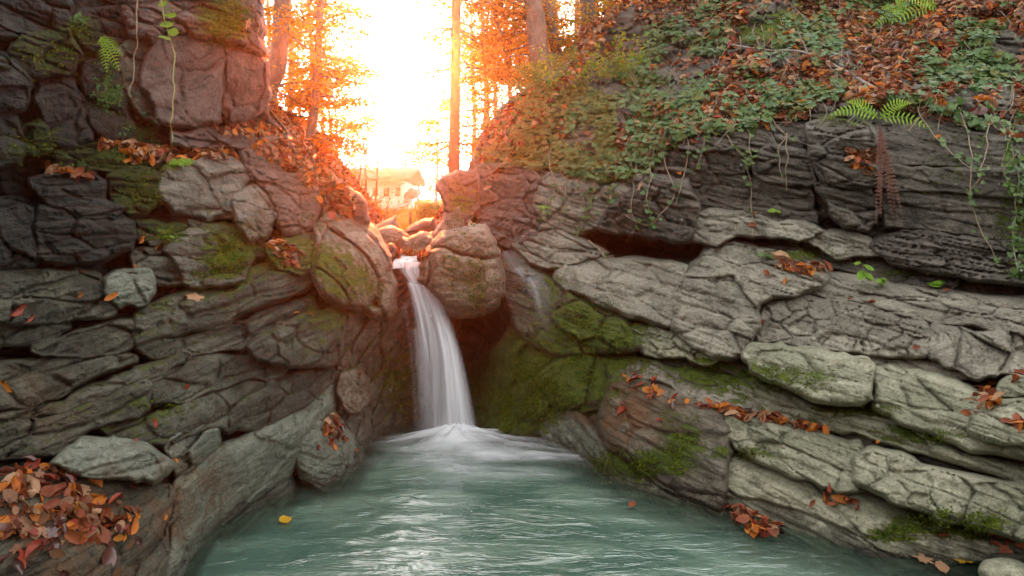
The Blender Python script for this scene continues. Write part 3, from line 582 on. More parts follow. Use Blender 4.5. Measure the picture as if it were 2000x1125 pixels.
RB("massive grey rock mass stepping up in the middle of the bank", [(1312,640),(1322,560),(1348,522),(1402,472),(1500,482),(1622,520),(1602,560),(1492,590),(1482,640),(1462,692),(1402,702),(1332,662)], M_RMID, thick=.4, rt=.5, rb=.1, amp=.05, fs=(.4,.16))
RB("broad sloping grey bed with seedlings on it", [(1492,600),(1532,545),(1642,535),(1762,556),(1872,572),(2190,600),(2190,660),(1902,642),(1812,626),(1682,592),(1562,576)], M_RMID, thick=.24, rt=.7, amp=.035)
RB("jointed grey face split by many upright cracks", [(1478,645),(1500,592),(1562,577),(1682,592),(1812,628),(1812,692),(1742,694),(1602,682),(1480,672)], M_RMID, "rock_block", thick=.3, rt=.2, rb=.1, amp=.035, fs=(.14,.3))
RB("tilted grey slabs at the right edge with dark diagonal cracks", [(1812,692),(1818,632),(1902,644),(2190,650),(2190,760),(1962,735),(1902,742),(1832,702)], M_RMID, "rock_block", thick=.3, rt=.3, rb=.1, amp=.05, fs=(.5,.1), dip=55)
RB("thin ledge of grey rock above the lens shaped slab", [(1470,690),(1600,684),(1742,696),(1830,706),(1900,745),(1850,745),(1740,716),(1640,690),(1560,680)], M_RMID, thick=.2)
RB("smooth pale lens shaped slab overhanging a dark gap", [(1453,684),(1482,672),(1572,678),(1682,700),(1704,716),(1702,782),(1642,792),(1562,772),(1492,742),(1455,705)], M_RPALE, "rock_slab", thick=.5, rt=.4, rb=.25, amp=.03, fs=(.5,.25))
RB("pale slab beside the lens shaped slab", [(1700,722),(1740,712),(1852,735),(1922,760),(1992,772),(2190,840),(2190,905),(1902,882),(1802,842),(1710,802)], M_RPALE, "rock_slab", thick=.36, rt=.45, rb=.14, amp=.026, fs=(.5,.2))
RB("rounded pale block under the leaf clumps at the right edge", [(1886,830),(1905,802),(1960,772),(2190,800),(2190,870),(1960,868),(1890,852)], M_RPALE, "rock_block", thick=.42, rt=.4, amp=.025)
RB("small pale block with leaves at the right edge", [(1946,760),(1975,738),(2190,745),(2190,785),(1975,775)], M_RPALE, "rock_block", thick=.4, amp=.02)
RB("pale sloping bed under the overhanging lens slab", [(1390,735),(1500,745),(1590,790),(1642,797),(1722,802),(1802,842),(1902,892),(2190,945),(2190,985),(1902,922),(1752,872),(1622,832),(1532,817),(1440,780)], M_RPALE, thick=.16, rt=.7, amp=.03, moss=.1)
RB("upright bed below the line of red leaves", [(1412,806),(1520,822),(1622,850),(1682,870),(1692,942),(1650,962),(1562,932),(1432,882)], M_RPALE, thick=.26, rt=.2, rb=.14, amp=.03, moss=.02)
RB("upright jointed bed running to the right edge near the water", [(1668,885),(1722,872),(1852,920),(2190,975),(2190,1080),(1902,1032),(1782,992),(1702,962),(1665,940)], M_RPALE, thick=.3, rt=.22, rb=.1, amp=.03, fs=(.16,.3))
RB("smooth pale green bed dipping into the pool on the right", [(1415,886),(1562,930),(1702,962),(1802,1002),(1980,1064),(2190,1085),(2190,1115),(1900,1104),(1802,1094),(1602,1074),(1502,1038),(1430,1015),(1410,960)], M_RPALE, thick=.16, rt=.5, rb=.25, amp=.03, fs=(.6,.16))
RB("mossy shelf of rock that carries the red leaves", [(1182,702),(1282,702),(1402,742),(1562,792),(1622,848),(1502,826),(1402,802),(1292,750),(1202,736)], M_RMID, thick=.16, rt=.8, amp=.03, moss=.2)
RB("brown mossy bulge above the right waterline", [(1176,795),(1202,722),(1292,752),(1422,805),(1425,882),(1418,965),(1402,1005),(1302,960),(1222,895),(1172,852)], M_RWET, "rock_block", thick=.3, rt=.25, rb=.25, amp=.04, moss=.12, fs=(.6,.3))
RB("bright mossy rock wall right of the waterfall", [(938,960),(934,760),(958,690),(1012,645),(1060,682),(1182,692),(1192,742),(1174,802),(1062,800),(1056,960)], M_RWET, "rock_wall", thick=.16, rt=.4, rb=.08, rs=.3, amp=.045, moss=.3, fs=(.8,.5), dip=40, jag=8)
RB("smooth pale wedge of rock at the foot of the mossy wall", [(1056,960),(1060,782),(1112,778),(1162,840),(1204,900),(1264,955),(1300,1010),(1180,1000)], M_LPALE, "rock_slab", thick=.18, rt=.3, rb=.3, amp=.015, dip=-40, jag=2)
RB("low pale strip of rock along the right waterline", [(1198,892),(1300,952),(1402,988),(1410,1040),(1282,1010),(1202,950)], M_RPALE, "rock_slab", thick=.14, rt=.3, rb=.3, amp=.02)
RB("brown sandy shelf just under the water on the right", [(1258,985),(1400,1000),(1545,1042),(1640,1080),(1560,1110),(1380,1080),(1280,1030)], M_RWET, "rock_slab", thick=.05, rt=.5, rb=.5, rs=.4, amp=.01, fs=(.6,.6), moss=-.5, mossup=0, off=-.02)
rock("boulder", "rounded grey stone at the water in the bottom right corner", "boulder", [(1918,1125),(1930,1100),(1960,1090),(2010,1100),(2040,1130),(2010,1180),(1930,1180)], M_RPALE, thick=.25, rt=.6, rb=.5, rs=.8, boulder=True, Y=3.75, off=0, amp=.012, moss=-.4, mossup=0)
rock("rock_block", "dark blue grey block with white veins in the bottom right corner", "rock", [(1935,1085),(1960,1076),(2060,1078),(2060,1140),(1945,1130)], M_LBED, thick=.2, Y=3.95, off=0, amp=.01, moss=-.4, mossup=0)

# ------------------------------------------------------------------ pool and waterfall
def water_mat():
    m, nt, out = newmat("pool water")
    pos = N(nt, "NewGeometry").outputs['Position']
    dep = N(nt, "Attribute", attribute_name="depth").outputs['Fac']
    mp = N(nt, "Mapping"); nt.links.new(pos, mp.inputs[0]); mp.inputs['Scale'].default_value = (1, 2.6, 1); mp.inputs['Rotation'].default_value = (0, 0, R(12))
    n1 = noise(nt, mp.outputs[0], 1.3, 5, .6, .8); n2 = noise(nt, mp.outputs[0], 3.6, 3, .5, 1.2); n3 = noise(nt, mp.outputs[0], 10, 2, .5, 1.6)
    c = mixc(nt, ramp(nt, n1, .35, .65), (.045, .10, .075), (.125, .195, .145))
    b = N(nt, "BsdfPrincipled"); nt.links.new(c, b.inputs['Base Color']); b.inputs['Roughness'].default_value = .2; b.inputs['IOR'].default_value = 1.75
    b.inputs['Specular IOR Level'].default_value = 1.0
    h = math_(nt, 'ADD', n2, math_(nt, 'MULTIPLY', n3, .22))
    bp = N(nt, "Bump"); bp.inputs['Distance'].default_value = .018; bp.inputs['Strength'].default_value = 1.0
    nt.links.new(h, bp.inputs['Height']); nt.links.new(bp.outputs[0], b.inputs['Normal'])
    t = N(nt, "BsdfTransparent"); t.inputs[0].default_value = (.8, .88, .8, 1)
    mx = N(nt, "MixShader"); nt.links.new(ramp(nt, dep, 0, 1, .2, 1.0), mx.inputs[0]); nt.links.new(t.outputs[0], mx.inputs[1]); nt.links.new(b.outputs[0], mx.inputs[2])
    nt.links.new(mx.outputs[0], out.inputs[0]); return m
gx = np.arange(-4.2, 4.6, .02); gy = np.arange(-3, 7.4, .02)
GX, GY = np.meshgrid(gx, gy); P = np.stack([GX.ravel(), GY.ravel(), np.zeros(GX.size)], -1)
FX, FY = -.50, 6.15
r = np.hypot(P[:, 0]-FX, P[:, 1]-FY)
amp = .012+.03*np.exp(-r/.8)
P[:, 2] = amp*.8*fbm(P*np.array([2.0, 4.6, 1]), 3, 33, .45)+.03*np.exp(-(r/.45)**2)
tb = np.exp(-((P[:, 0]+.62)/.75)**2-((P[:, 1]-4.35)/.75)**2)+.35*np.exp(-((P[:, 0]+.4)/1.3)**2-((P[:, 1]-4.6)/1.1)**2)
P[:, 2] += tb*(.014*fbm(P*np.array([3.4, 7.5, 1])+.35*fbm(P*3, 2, 3)[:, None], 3, 35, .55))
WATER_Z = P[:, 2].reshape(GX.shape).copy(); WX0, WY0 = gx[0], gy[0]
yy = np.maximum(P[:, 1], .6); wpx = P[:, 0]*FPX/yy+CX; wpy = HZ+H*FPX/yy
rk = zat(wpx, wpy); gap = np.where(P[:, 1] > .7, rk-yy, 1.0)     # distance through the water to the rock below, along the view from the bank
depth = np.clip(gap/.8, 0, 1)
idx = np.arange(GX.size).reshape(GX.shape); q = np.stack([idx[:-1, :-1], idx[:-1, 1:], idx[1:, 1:], idx[1:, :-1]], -1).reshape(-1, 4)
tagit(build("water", P, [q], water_mat(), attrs={"depth": depth}, recenter=False), kind='structure')
def silk_mat(name, lo, hi, col=(.56, .57, .6), attr="silk"):
    m, nt, out = newmat(name)
    a = N(nt, "Attribute", attribute_name=attr).outputs['Fac']
    d = N(nt, "BsdfDiffuse"); d.inputs[0].default_value = (*col, 1)
    tl = N(nt, "BsdfTranslucent"); tl.inputs[0].default_value = (*col, 1)
    g = N(nt, "BsdfGlossy"); g.inputs['Roughness'].default_value = .35
    m1 = N(nt, "MixShader"); m1.inputs[0].default_value = .15; nt.links.new(d.outputs[0], m1.inputs[1]); nt.links.new(tl.outputs[0], m1.inputs[2])
    m2 = N(nt, "MixShader"); m2.inputs[0].default_value = .06; nt.links.new(m1.outputs[0], m2.inputs[1]); nt.links.new(g.outputs[0], m2.inputs[2])
    t = N(nt, "BsdfTransparent")
    mx = N(nt, "MixShader"); nt.links.new(ramp(nt, a, 0, 1, lo, hi), mx.inputs[0]); nt.links.new(t.outputs[0], mx.inputs[1]); nt.links.new(m2.outputs[0], mx.inputs[2])
    nt.links.new(mx.outputs[0], out.inputs[0]); return m
M_SILK = silk_mat("falling water", 0.0, .97)
M_FOAM = silk_mat("foam", 0.0, .92, (.8, .82, .84))
def sheet(name, left, right, Ys, parent, bulge=.10, na=90, nl=160, dens=1.0, edge=.24, seed=3, mat=None, ridge=.02, fade=0.0):
    Lp = crom(left, 8); Rp = crom(right, 8); n0 = min(len(Lp), len(Rp))
    tt = np.linspace(0, 1, nl)
    f = lambda A: np.stack([np.interp(tt, np.linspace(0, 1, len(A)), A[:, k]) for k in range(2)], -1)
    Lp, Rp = f(Lp), f(Rp); Yv = np.interp(tt, np.linspace(0, 1, len(Ys)), Ys)
    u = np.linspace(0, 1, na)
    px = Lp[:, None, 0]*(1-u)+Rp[:, None, 0]*u; py = Lp[:, None, 1]*(1-u)+Rp[:, None, 1]*u
    U = np.broadcast_to(u, px.shape); T = np.broadcast_to(tt[:, None], px.shape)
    q3 = np.stack([U.ravel()*9+.6*np.sin(T.ravel()*5+seed), T.ravel()*1.3, np.zeros(U.size)+seed], -1)
    s1 = fbm(q3, 4, seed, .6).reshape(U.shape); s2 = fbm(q3*np.array([.35, .5, 1]), 3, seed+5).reshape(U.shape)
    bul = np.sqrt(np.clip(4*U*(1-U), 0, 1))
    Y = Yv[:, None]-bulge*bul-ridge*s1-ridge*1.2*s2
    V1 = un(px, py, Y).reshape(-1, 3); V2 = un(px, py, Yv[:, None]+.05*bul+.01).reshape(-1, 3)
    e = np.clip(np.minimum(U, 1-U)/edge, 0, 1)**.8
    a = np.clip((.6+.9*s1+1.1*s2)*dens, 0, 1)*.45+.55*dens
    a = np.clip(a*e*(1-.25*T), 0, 1)
    a *= np.clip(T/.02, 0, 1)*(1-fade*T**1.5)
    n = V1.shape[0]; idx = np.arange(n).reshape(U.shape)
    q = np.stack([idx[:-1, :-1], idx[1:, :-1], idx[1:, 1:], idx[:-1, 1:]], -1).reshape(-1, 4)
    return build(name, np.concatenate([V1, V2]), [q, q[:, ::-1]+n], mat or M_SILK, parent, attrs={"silk": np.concatenate([a.ravel(), a.ravel()*.9])})
wf = empty("waterfall", unv(870, 866, 6.2), "white silky waterfall pouring between the two big boulders into the pool", "waterfall")
sheet("main_fall", [(790,548),(800,600),(812,690),(820,780),(824,866)], [(858,562),(878,610),(904,690),(924,780),(942,868)], [6.55,6.42,6.34,6.28,6.24], wf, .13)
sheet("upper_chute", [(772,512),(780,530),(792,548),(806,580),(815,620)], [(832,510),(828,526),(840,545),(864,572),(880,615)], [6.95,6.85,6.72,6.5,6.38], wf, .1, seed=12, nl=90)
sheet("side_veil", [(800,640),(808,720),(812,790),(812,864)], [(826,640),(838,720),(850,790),(862,866)], [6.42,6.36,6.32,6.3], wf, .05, seed=22, dens=.4, edge=.4)
fe = [(985,492),(1015,520),(1040,550),(1060,590),(1068,640)]
fo = empty("water_film", unv(1050, 600, float(zat(1050, 600))), "thin shining film of water sliding over the ledge right of the big boulder", "water film")
sheet("film", [(972,492),(990,525),(1015,555),(1035,595),(1040,650)], [(1005,486),(1042,520),(1082,546),(1092,585),(1095,640)], [float(min(zat(a+k, b) for k in (-20, 0, 20)))-.005 for a, b in fe], fo, .03, seed=41, dens=.6, edge=.35, na=40, nl=70, fade=.95)
sheet("trickle", [(786,600),(798,690),(804,780),(806,862)], [(798,605),(810,690),(817,780),(822,864)], [6.5,6.42,6.38,6.34], wf, .02, seed=52, dens=.28, edge=.45, na=24)
# stream feeding the lip
st_ = un(np.array([[772,842],[776,838],[768,834],[766,832]]), np.array([[497,497],[504,502],[512,510],[524,522]]), np.array([[7.5,7.5],[7.3,7.3],[7.0,7.0],[6.85,6.85]]))
sx = np.linspace(0, 1, 30); P = st_[:, :1]*(1-sx)[None, :, None]+st_[:, 1:]*sx[None, :, None]
T = np.linspace(0, 3, 40); P = np.stack([[np.interp(T, range(4), P[:, j, k]) for k in range(3)] for j in range(30)], 0).transpose(2, 0, 1).reshape(-1, 3)
P[:, 2] += fbm(P*8, 3, 4)*.015
idx = np.arange(1200).reshape(40, 30); q = np.stack([idx[:-1, :-1], idx[1:, :-1], idx[1:, 1:], idx[:-1, 1:]], -1).reshape(-1, 4)
tagit(build("stream", P, [q], M_FOAM, attrs={"silk": .55+.6*fbm(P*np.array([14, 4, 4]), 3, 6)}), kind='structure')
# foam where the fall lands
gx = np.arange(-1.5, 1.3, .012); gy = np.arange(4.9, 6.75, .012)
GX, GY = np.meshgrid(gx, gy); P = np.stack([GX.ravel(), GY.ravel(), np.zeros(GX.size)], -1)
dx, dy = P[:, 0]-FX-.08, P[:, 1]-(FY-.03)
dxs = np.where(dx > 0, dx/1.0, dx/.52); dys = np.where(dy > 0, dy/.27, dy/.62)
rr = np.hypot(dxs, dys); th = np.arctan2(dy*1.8, dx)
st1 = fbm(np.stack([np.cos(th)*3.2, np.sin(th)*3.2, rr*1.6], -1), 4, 61, .65); st2 = fbm(np.stack([P[:, 0]*1.6, P[:, 1]*7, P[:, 0]*0], -1)+.3*st1[:, None], 4, 62, .6)
f = np.clip((1.55-rr+.4*st1+.8*st2)/1.75, 0, 1)
f = f**1.15
far = np.clip(.34-.25*np.abs(rr-1.3)+.75*st2*.8+.3*st1-.12, 0, .5)*(rr < 2.1)*np.clip(2.1-rr, 0, 1)*.75
al = np.clip(np.maximum(f, far), 0, 1)
P[:, 2] = WATER_Z[np.clip(((P[:, 1]-WY0)/.02).astype(int), 0, WATER_Z.shape[0]-1), np.clip(((P[:, 0]-WX0)/.02).astype(int), 0, WATER_Z.shape[1]-1)]+.012+.07*np.exp(-(rr/.6)**2)*(1+.7*st1)+.02*f*(1+st2)
ed = np.minimum(np.minimum(GX.ravel()-gx[0], gx[-1]-GX.ravel()), np.minimum(GY.ravel()-gy[0], gy[-1]-GY.ravel())); al *= np.clip(ed/.15, 0, 1)
idx = np.arange(GX.size).reshape(GX.shape); q = np.stack([idx[:-1, :-1], idx[:-1, 1:], idx[1:, 1:], idx[1:, :-1]], -1).reshape(-1, 4)
q = q[al[q].max(1) > .01]; us = np.unique(q); re = np.full(len(P), -1); re[us] = np.arange(len(us))
tagit(build("foam", P[us], [re[q]], M_FOAM, attrs={"silk": al[us]}), "white foam spreading from the foot of the waterfall", "foam", kind='stuff')
# ------------------------------------------------------------------ leaves: shapes and scattering
def leaf_shape(kind):
    if kind == 'beech':
        x = np.array([0, .2, .5, .8, 1.0]); w = np.array([.02, .26, .34, .2, .01])
        V = [];
        for i in range(5):
            V += [(x[i]-.5, -w[i], .05*math.sin(i*1.7)+.10*w[i]), (x[i]-.5, 0, -.04*(i % 2)), (x[i]-.5, w[i], .10*w[i]+.04*math.cos(i*2.1))]
        F = [(i*3+j, i*3+3+j, i*3+4+j, i*3+1+j) for i in range(4) for j in range(2)]
        return np.array(V), np.array(F)
    if kind == 'curl':
        V, F = leaf_shape('beech'); V = V.copy(); V[:, 2] += 3.2*V[:, 1]**2+.9*V[:, 0]**2+.12*np.sin(V[:, 0]*9); V[:, 1] *= .72
        return V, F
    if kind == 'roll':
        V, F = leaf_shape('beech'); V = V.copy(); a = V[:, 1]*4.2; V[:, 2] = (1-np.cos(a))*.2+.25*V[:, 0]**2; V[:, 1] = np.sin(a)*.22
        return V, F
    if kind == 'maple':
        ang = np.radians([-180, -150, -120, -95, -62, -48, -30, -14, 0, 14, 30, 48, 62, 95, 120, 150]); rad = np.array([.12, .3, .42, .24, .5, .36, .46, .3, .62, .3, .46, .36, .5, .24, .42, .3])
        V = [(0, 0, 0)]+[(r*math.cos(t), r*math.sin(t), .05*r+.08*math.sin(3*t)*r) for r, t in zip(rad, ang)]
        return np.array(V), np.array([(0, 1+i, 1+(i+1) % 16) for i in range(16)])
    if kind == 'ivy':
        ang = np.radians([-180, -140, -105, -75, -45, -22, 0, 22, 45, 75, 105, 140]); rad = np.array([.1, .36, .42, .3, .46, .36, .62, .36, .46, .3, .42, .36])
        V = [(0, 0, -.04)]+[(r*math.cos(t), r*math.sin(t), .10*r*math.cos(2*t)) for r, t in zip(rad, ang)]
        return np.array(V), np.array([(0, 1+i, 1+(i+1) % 12) for i in range(12)])
    if kind == 'diamond':
        return np.array([(-.5, 0, 0), (-.05, -.28, .07), (.5, 0, -.03), (-.05, .28, .07)]), np.array([(0, 1, 2, 3)])
SH = {k: leaf_shape(k) for k in ('beech', 'curl', 'roll', 'maple', 'ivy', 'diamond')}
def frames(nrm, yaw):
    n = nrm/(np.linalg.norm(nrm, axis=1)[:, None]+1e-9)
    ref = np.where(np.abs(n[:, 2:3]) > .9, np.array([[1., 0, 0]]), np.array([[0., 0, 1]]))
    a = np.cross(ref, n); a /= np.linalg.norm(a, axis=1)[:, None]+1e-9; b = np.cross(n, a)
    c, s = np.cos(yaw)[:, None], np.sin(yaw)[:, None]
    return a*c+b*s, -a*s+b*c, n
def scatter(shape, pos, nrm, size, yaw=None):
    V, F = SH[shape]; n = len(pos)
    if yaw is None: yaw = rng.uniform(0, 6.283, n)
    a, b, c = frames(nrm, yaw); size = np.broadcast_to(size, (n,))
    P = pos[:, None]+size[:, None, None]*(V[None, :, :1]*a[:, None]+V[None, :, 1:2]*b[:, None]+V[None, :, 2:]*c[:, None])
    return P.reshape(-1, 3), (F[None]+np.arange(n)[:, None, None]*len(V)).reshape(-1, F.shape[1])

LM = {'rust': leaf_mat("leaf rust", (.15, .032, .012), (.30, .08, .025), .2), 'orange': leaf_mat("leaf orange", (.46, .12, .015), (.6, .22, .03), .3),
      'tan': leaf_mat("leaf tan", (.32, .17, .09), (.46, .27, .15), .2), 'dark': leaf_mat("leaf dark wet", (.055, .016, .012), (.11, .03, .018), .1, .25, spec=.6),
      'red': leaf_mat("leaf red", (.22, .03, .015), (.36, .06, .025), .2, .4), 'yellow': leaf_mat("leaf yellow", (.6, .32, .02), (.7, .42, .04), .3), 'brown': leaf_mat("leaf brown", (.14, .06, .03), (.24, .11, .055), .15)}
M_IVY = leaf_mat("ivy leaf", (.045, .10, .022), (.12, .19, .045), .25, .35, spec=.4)
M_IVY2 = leaf_mat("young leaf green", (.13, .26, .02), (.2, .34, .035), .4, .5)
M_FERN = leaf_mat("fern green", (.2, .36, .02), (.3, .46, .04), .4, .55)
M_FERNM = leaf_mat("fern yellowing", (.12, .17, .025), (.22, .22, .04), .4, .6)
M_FERND = leaf_mat("fern dark green", (.03, .09, .015), (.06, .15, .025), .3, .55)
M_DEAD = leaf_mat("dead fern", (.12, .05, .035), (.2, .09, .06), .2, .8)
M_STEM = plain_mat("vine stem", (.16, .12, .075), (.26, .2, .13), .8, 30, .003)
M_GSTEM = plain_mat("green stem", (.16, .2, .05), (.24, .26, .08), .7, 30, .003)
M_TWIG = plain_mat("grey twig", (.15, .12, .1), (.26, .22, .19), .8, 30, .004)
M_BARK = plain_mat("beech bark", (.10, .075, .055), (.19, .145, .11), .85, 9, .03, .5)
M_BARKD = plain_mat("spruce bark", (.09, .055, .04), (.17, .10, .07), .9, 14, .04, .35)
TL = [leaf_mat("tree leaf orange", (.42, .16, .012), (.6, .28, .02), .62, .6), leaf_mat("tree leaf gold", (.5, .26, .015), (.62, .38, .03), .62, .6), leaf_mat("tree leaf russet", (.3, .09, .015), (.45, .15, .02), .55, .6),
      leaf_mat("tree leaf lime", (.28, .3, .03), (.42, .4, .05), .6, .6)]

# ------------------------------------------------------------------ trees
def bent(a, b, sag, n=7, wob=.04):
    t = np.linspace(0, 1, n)[:, None]; P = a*(1-t)+b*t
    P[:, 2] += sag*4*(t*(1-t))[:, 0]
    P[1:] += np.cumsum(rng.normal(0, wob*.45, (n-1, 3)), 0)*np.linalg.norm(b-a)*.5
    return P
def crown_leaves(branches, per, size, mats, flat=.35, spread=.22, keep=None, pick=None):
    mb = MB(); pts = []; nr = []
    for P in branches:
        n = max(2, int(per*2.0*np.linalg.norm(P[-1]-P[0])))
        L = np.linalg.norm(P[-1]-P[0])
        t = rng.uniform(.12, 1.02, n)**.8; k = np.clip(t, 0, 1)*(len(P)-1); i = np.minimum(k.astype(int), len(P)-2); f = (k-i)[:, None]
        p = P[i]*(1-f)+P[i+1]*f
        # side twigs: leaves sit along short lines off the branch
        tw = rng.integers(0, max(3, int(L*9)), n); ta = (tw*2.4) % 6.283+rng.normal(0, .25, n); tl = rng.uniform(.0, 1, n)*spread*(1.15-.6*t)*2.2
        off = np.stack([np.cos(ta)*tl, np.sin(ta)*tl, -.22*tl+rng.normal(0, .05*flat, n)], -1)
        pts.append(p+off+rng.normal(0, .018, (n, 3))); nr.append(np.stack([rng.normal(0, .5, n), rng.normal(0, .5, n), np.abs(rng.normal(.8, .4, n))], -1))
    p = np.concatenate(pts); nrm = np.concatenate(nr)
    if keep is not None:
        k = keep(p); p, nrm = p[k], nrm[k]
    mi = rng.choice(len(mats), len(p), p=pick)
    for m in range(len(mats)):
        s = mi == m
        if s.any():
            V, F = scatter('diamond', p[s], nrm[s], rng.uniform(.65, 1.25, s.sum())*size); mb.add(V, F, m)
    return mb
def tree(label, trunk_px, Y, rad, branches, per, size, mats, bark=M_BARK, group=None, keep=None, extra=None, name="autumn_tree", pick=None, spread=.22, roots=False):
    tp = crom(np.array([tuple(un(a, b, Y+(c if c else 0))) for a, b, c in trunk_px]), 8)
    root = empty(name, Vector(tp[0]), label, "tree", group)
    r = np.interp(np.linspace(0, 1, len(tp)), np.linspace(0, 1, len(rad)), rad)
    mb = MB(); mb.add(*tube(tp, r, 14, .05))
    if roots:
        for a in rng.uniform(0, 6.28, 5):
            e = tp[0]+np.array([math.cos(a)*r[0]*3.2, math.sin(a)*r[0]*3.2, -r[0]*1.3]); mb.add(*tube(np.array([tp[2]+0, tp[1]*.6+e*.4+np.array([0, 0, -.02]), e]), [r[0]*.6, r[0]*.45, r[0]*.15], 8, .05))
    mb.make("trunk", [bark], root)
    br = []
    lim = MB()
    for (f, az, el, L) in branches:
        i = int(f*(len(tp)-1)); a = tp[i]; d = np.array([math.cos(az)*math.cos(el), math.sin(az)*math.cos(el), math.sin(el)])
        P = bent(a, a+d*L, .10*L*rng.uniform(-.4, 1), 8, .07); br.append(P)
        lim.add(*tube(P, np.linspace(min(r[i]*.35, .014), .002, 8), 5))
        for s in range(int(3+L*2)):
            k = rng.integers(2, 8); a2 = az+rng.choice([-1, 1])*rng.uniform(.4, 1.1); L2 = L*rng.uniform(.25, .5)*(1.1-k/10)
            d2 = np.array([math.cos(a2)*math.cos(el*.4), math.sin(a2)*math.cos(el*.4), math.sin(el*.4)-.05]); P2 = bent(P[k], P[k]+d2*L2, 0, 5, .05)
            br.append(P2); lim.add(*tube(P2, np.linspace(.005, .0015, 5), 4))
    lim.make("limbs", [bark], root)
    if per: crown_leaves(br, per, size, mats, keep=keep, pick=pick, spread=spread).make("crown", mats, root, smooth=False)
    return root
def brs(n, f0, f1, a0, a1, L0, L1, e0=-.25, e1=.25):
    return [(rng.uniform(f0, f1), rng.uniform(a0, a1), rng.uniform(e0, e1), rng.uniform(L0, L1)) for _ in range(n)]
def proj(p): return CX+FPX*p[:, 0]/p[:, 1], HZ-FPX*(p[:, 2]-H)/p[:, 1]
def lightgap(p):      # the opening over the stream stays free of leaves
    x, y = proj(p)
    lo = np.interp(y, [-400, 0, 150, 300, 360], [706, 735, 752, 722, 694]); hi = np.interp(y, [-400, 0, 120, 230, 300, 340], [820, 806, 828, 766, 776, 796])
    e = rng.normal(0, 14, len(x))
    return (x < lo+e) | (x > hi+e)
def fargap(p):
    x, y = proj(p)
    return lightgap(p) | ((y > 318+rng.normal(0, 18, len(x))) & (p[:, 1] > 33))
PI = math.pi
tree("thick leaning beech trunk with flared roots at the edge of the left cliff", [(528,262,0),(522,215,0),(524,175,0),(541,130,0),(548,60,0),(552,-60,0),(548,-330,0),(556,-600,.2)], 8.6, [.16,.105,.10,.09,.085,.07,.045], brs(30,.3,1,.1,3.0,.5,1.3), 60, .052, TL[:3], keep=lightgap, group=None, pick=[.5,.3,.2], roots=True)
tree("thin curved young trunk right of the leaning beech with a drooping low branch", [(592,318,0),(604,272,0),(614,215,0),(619,140,0),(623,60,0),(629,-40,0),(640,-260,0),(645,-420,0)], 9.0, [.055,.05,.045,.042,.04,.033,.02], brs(44,.12,1,.0,2.2,.35,.78)+[(.1,.15,.35,.9),(.08,2.9,-.1,.6)]+brs(14,.2,1,1.5,3.2,.4,.8), 85, .05, TL[:3], keep=lightgap, pick=[.5,.35,.15])
tree("very thin bare trunk in front of the left edge of the trees", [(500,100,0),(500,40,0),(503,-40,0),(500,-300,0)], 8.0, [.022,.02,.017,.01], brs(8,.2,1,0,6.2,.3,.6), 55, .05, TL[:3], keep=lightgap)
tree("tall straight spruce like trunk right of the bright opening", [(886,352,0),(888,250,0),(890,120,0),(891,0,0),(893,-250,0),(893,-600,0)], 10.4, [.078,.07,.064,.06,.05,.03], brs(22,.1,1,1.7,3.3,.4,.85,-.4,.1)+brs(34,.1,1,-.3,1.5,.5,1.2,-.4,.1), 70, .052, TL[:3], bark=M_BARKD, keep=lightgap, pick=[.45,.35,.2])
tree("broad forked beech trunk standing above the ivy on the right", [(1068,195,0),(1054,110,0),(1046,40,0),(1036,-60,0),(1030,-300,0),(1020,-560,0)], 10.6, [.17,.135,.125,.11,.08,.04], brs(36,.1,1,.1,3.0,.5,1.4), 60, .055, TL, bark=M_BARK, keep=lightgap, pick=[.35,.4,.1,.15], roots=True)
tree("slanting trunk crossing beside the broad forked beech", [(1094,150,0),(1084,80,0),(1070,20,0),(1052,-60,0),(1030,-260,0)], 11.2, [.09,.075,.07,.06,.03], brs(20,.2,1,.1,3.0,.5,1.2), 60, .055, TL, keep=lightgap, pick=[.35,.4,.1,.15])
tree("dark straight trunk behind the yellow shrub on the right", [(1151,120,0),(1149,40,0),(1141,-80,0),(1138,-350,0)], 11.6, [.13,.11,.1,.05], brs(24,.1,1,.1,3.0,.5,1.3), 60, .058, TL, keep=lightgap, pick=[.3,.35,.1,.25])
tree("slim pale trunk right of the dark straight trunk", [(1166,120,0),(1164,30,0),(1166,-100,0),(1166,-350,0)], 12.2, [.05,.045,.04,.02], brs(16,.1,1,.1,3.0,.5,1.1), 60, .058, TL, keep=lightgap, pick=[.3,.35,.1,.25])
tree("slim trunk furthest right under the canopy edge", [(1197,100,0),(1194,20,0),(1186,-100,0),(1180,-300,0)], 12.6, [.06,.055,.05,.03], brs(18,.1,1,.1,3.0,.5,1.2), 60, .06, TL, keep=lightgap, pick=[.3,.35,.1,.25])
tree("thin slanting sapling left of the broad forked beech", [(1000,170,0),(985,90,0),(965,20,0),(940,-90,0)], 11.0, [.03,.027,.022,.015], brs(20,.1,1,.1,3.0,.4,.9), 70, .055, TL, keep=lightgap, pick=[.35,.45,.1,.1])
tree("thin forked sapling between the straight spruce and the beech", [(1018,180,0),(1010,120,0),(1004,40,0),(1010,-80,0)], 12.5, [.035,.03,.026,.02], brs(26,.05,1,.1,3.0,.5,1.1), 70, .06, TL, keep=lightgap, pick=[.35,.45,.1,.1])
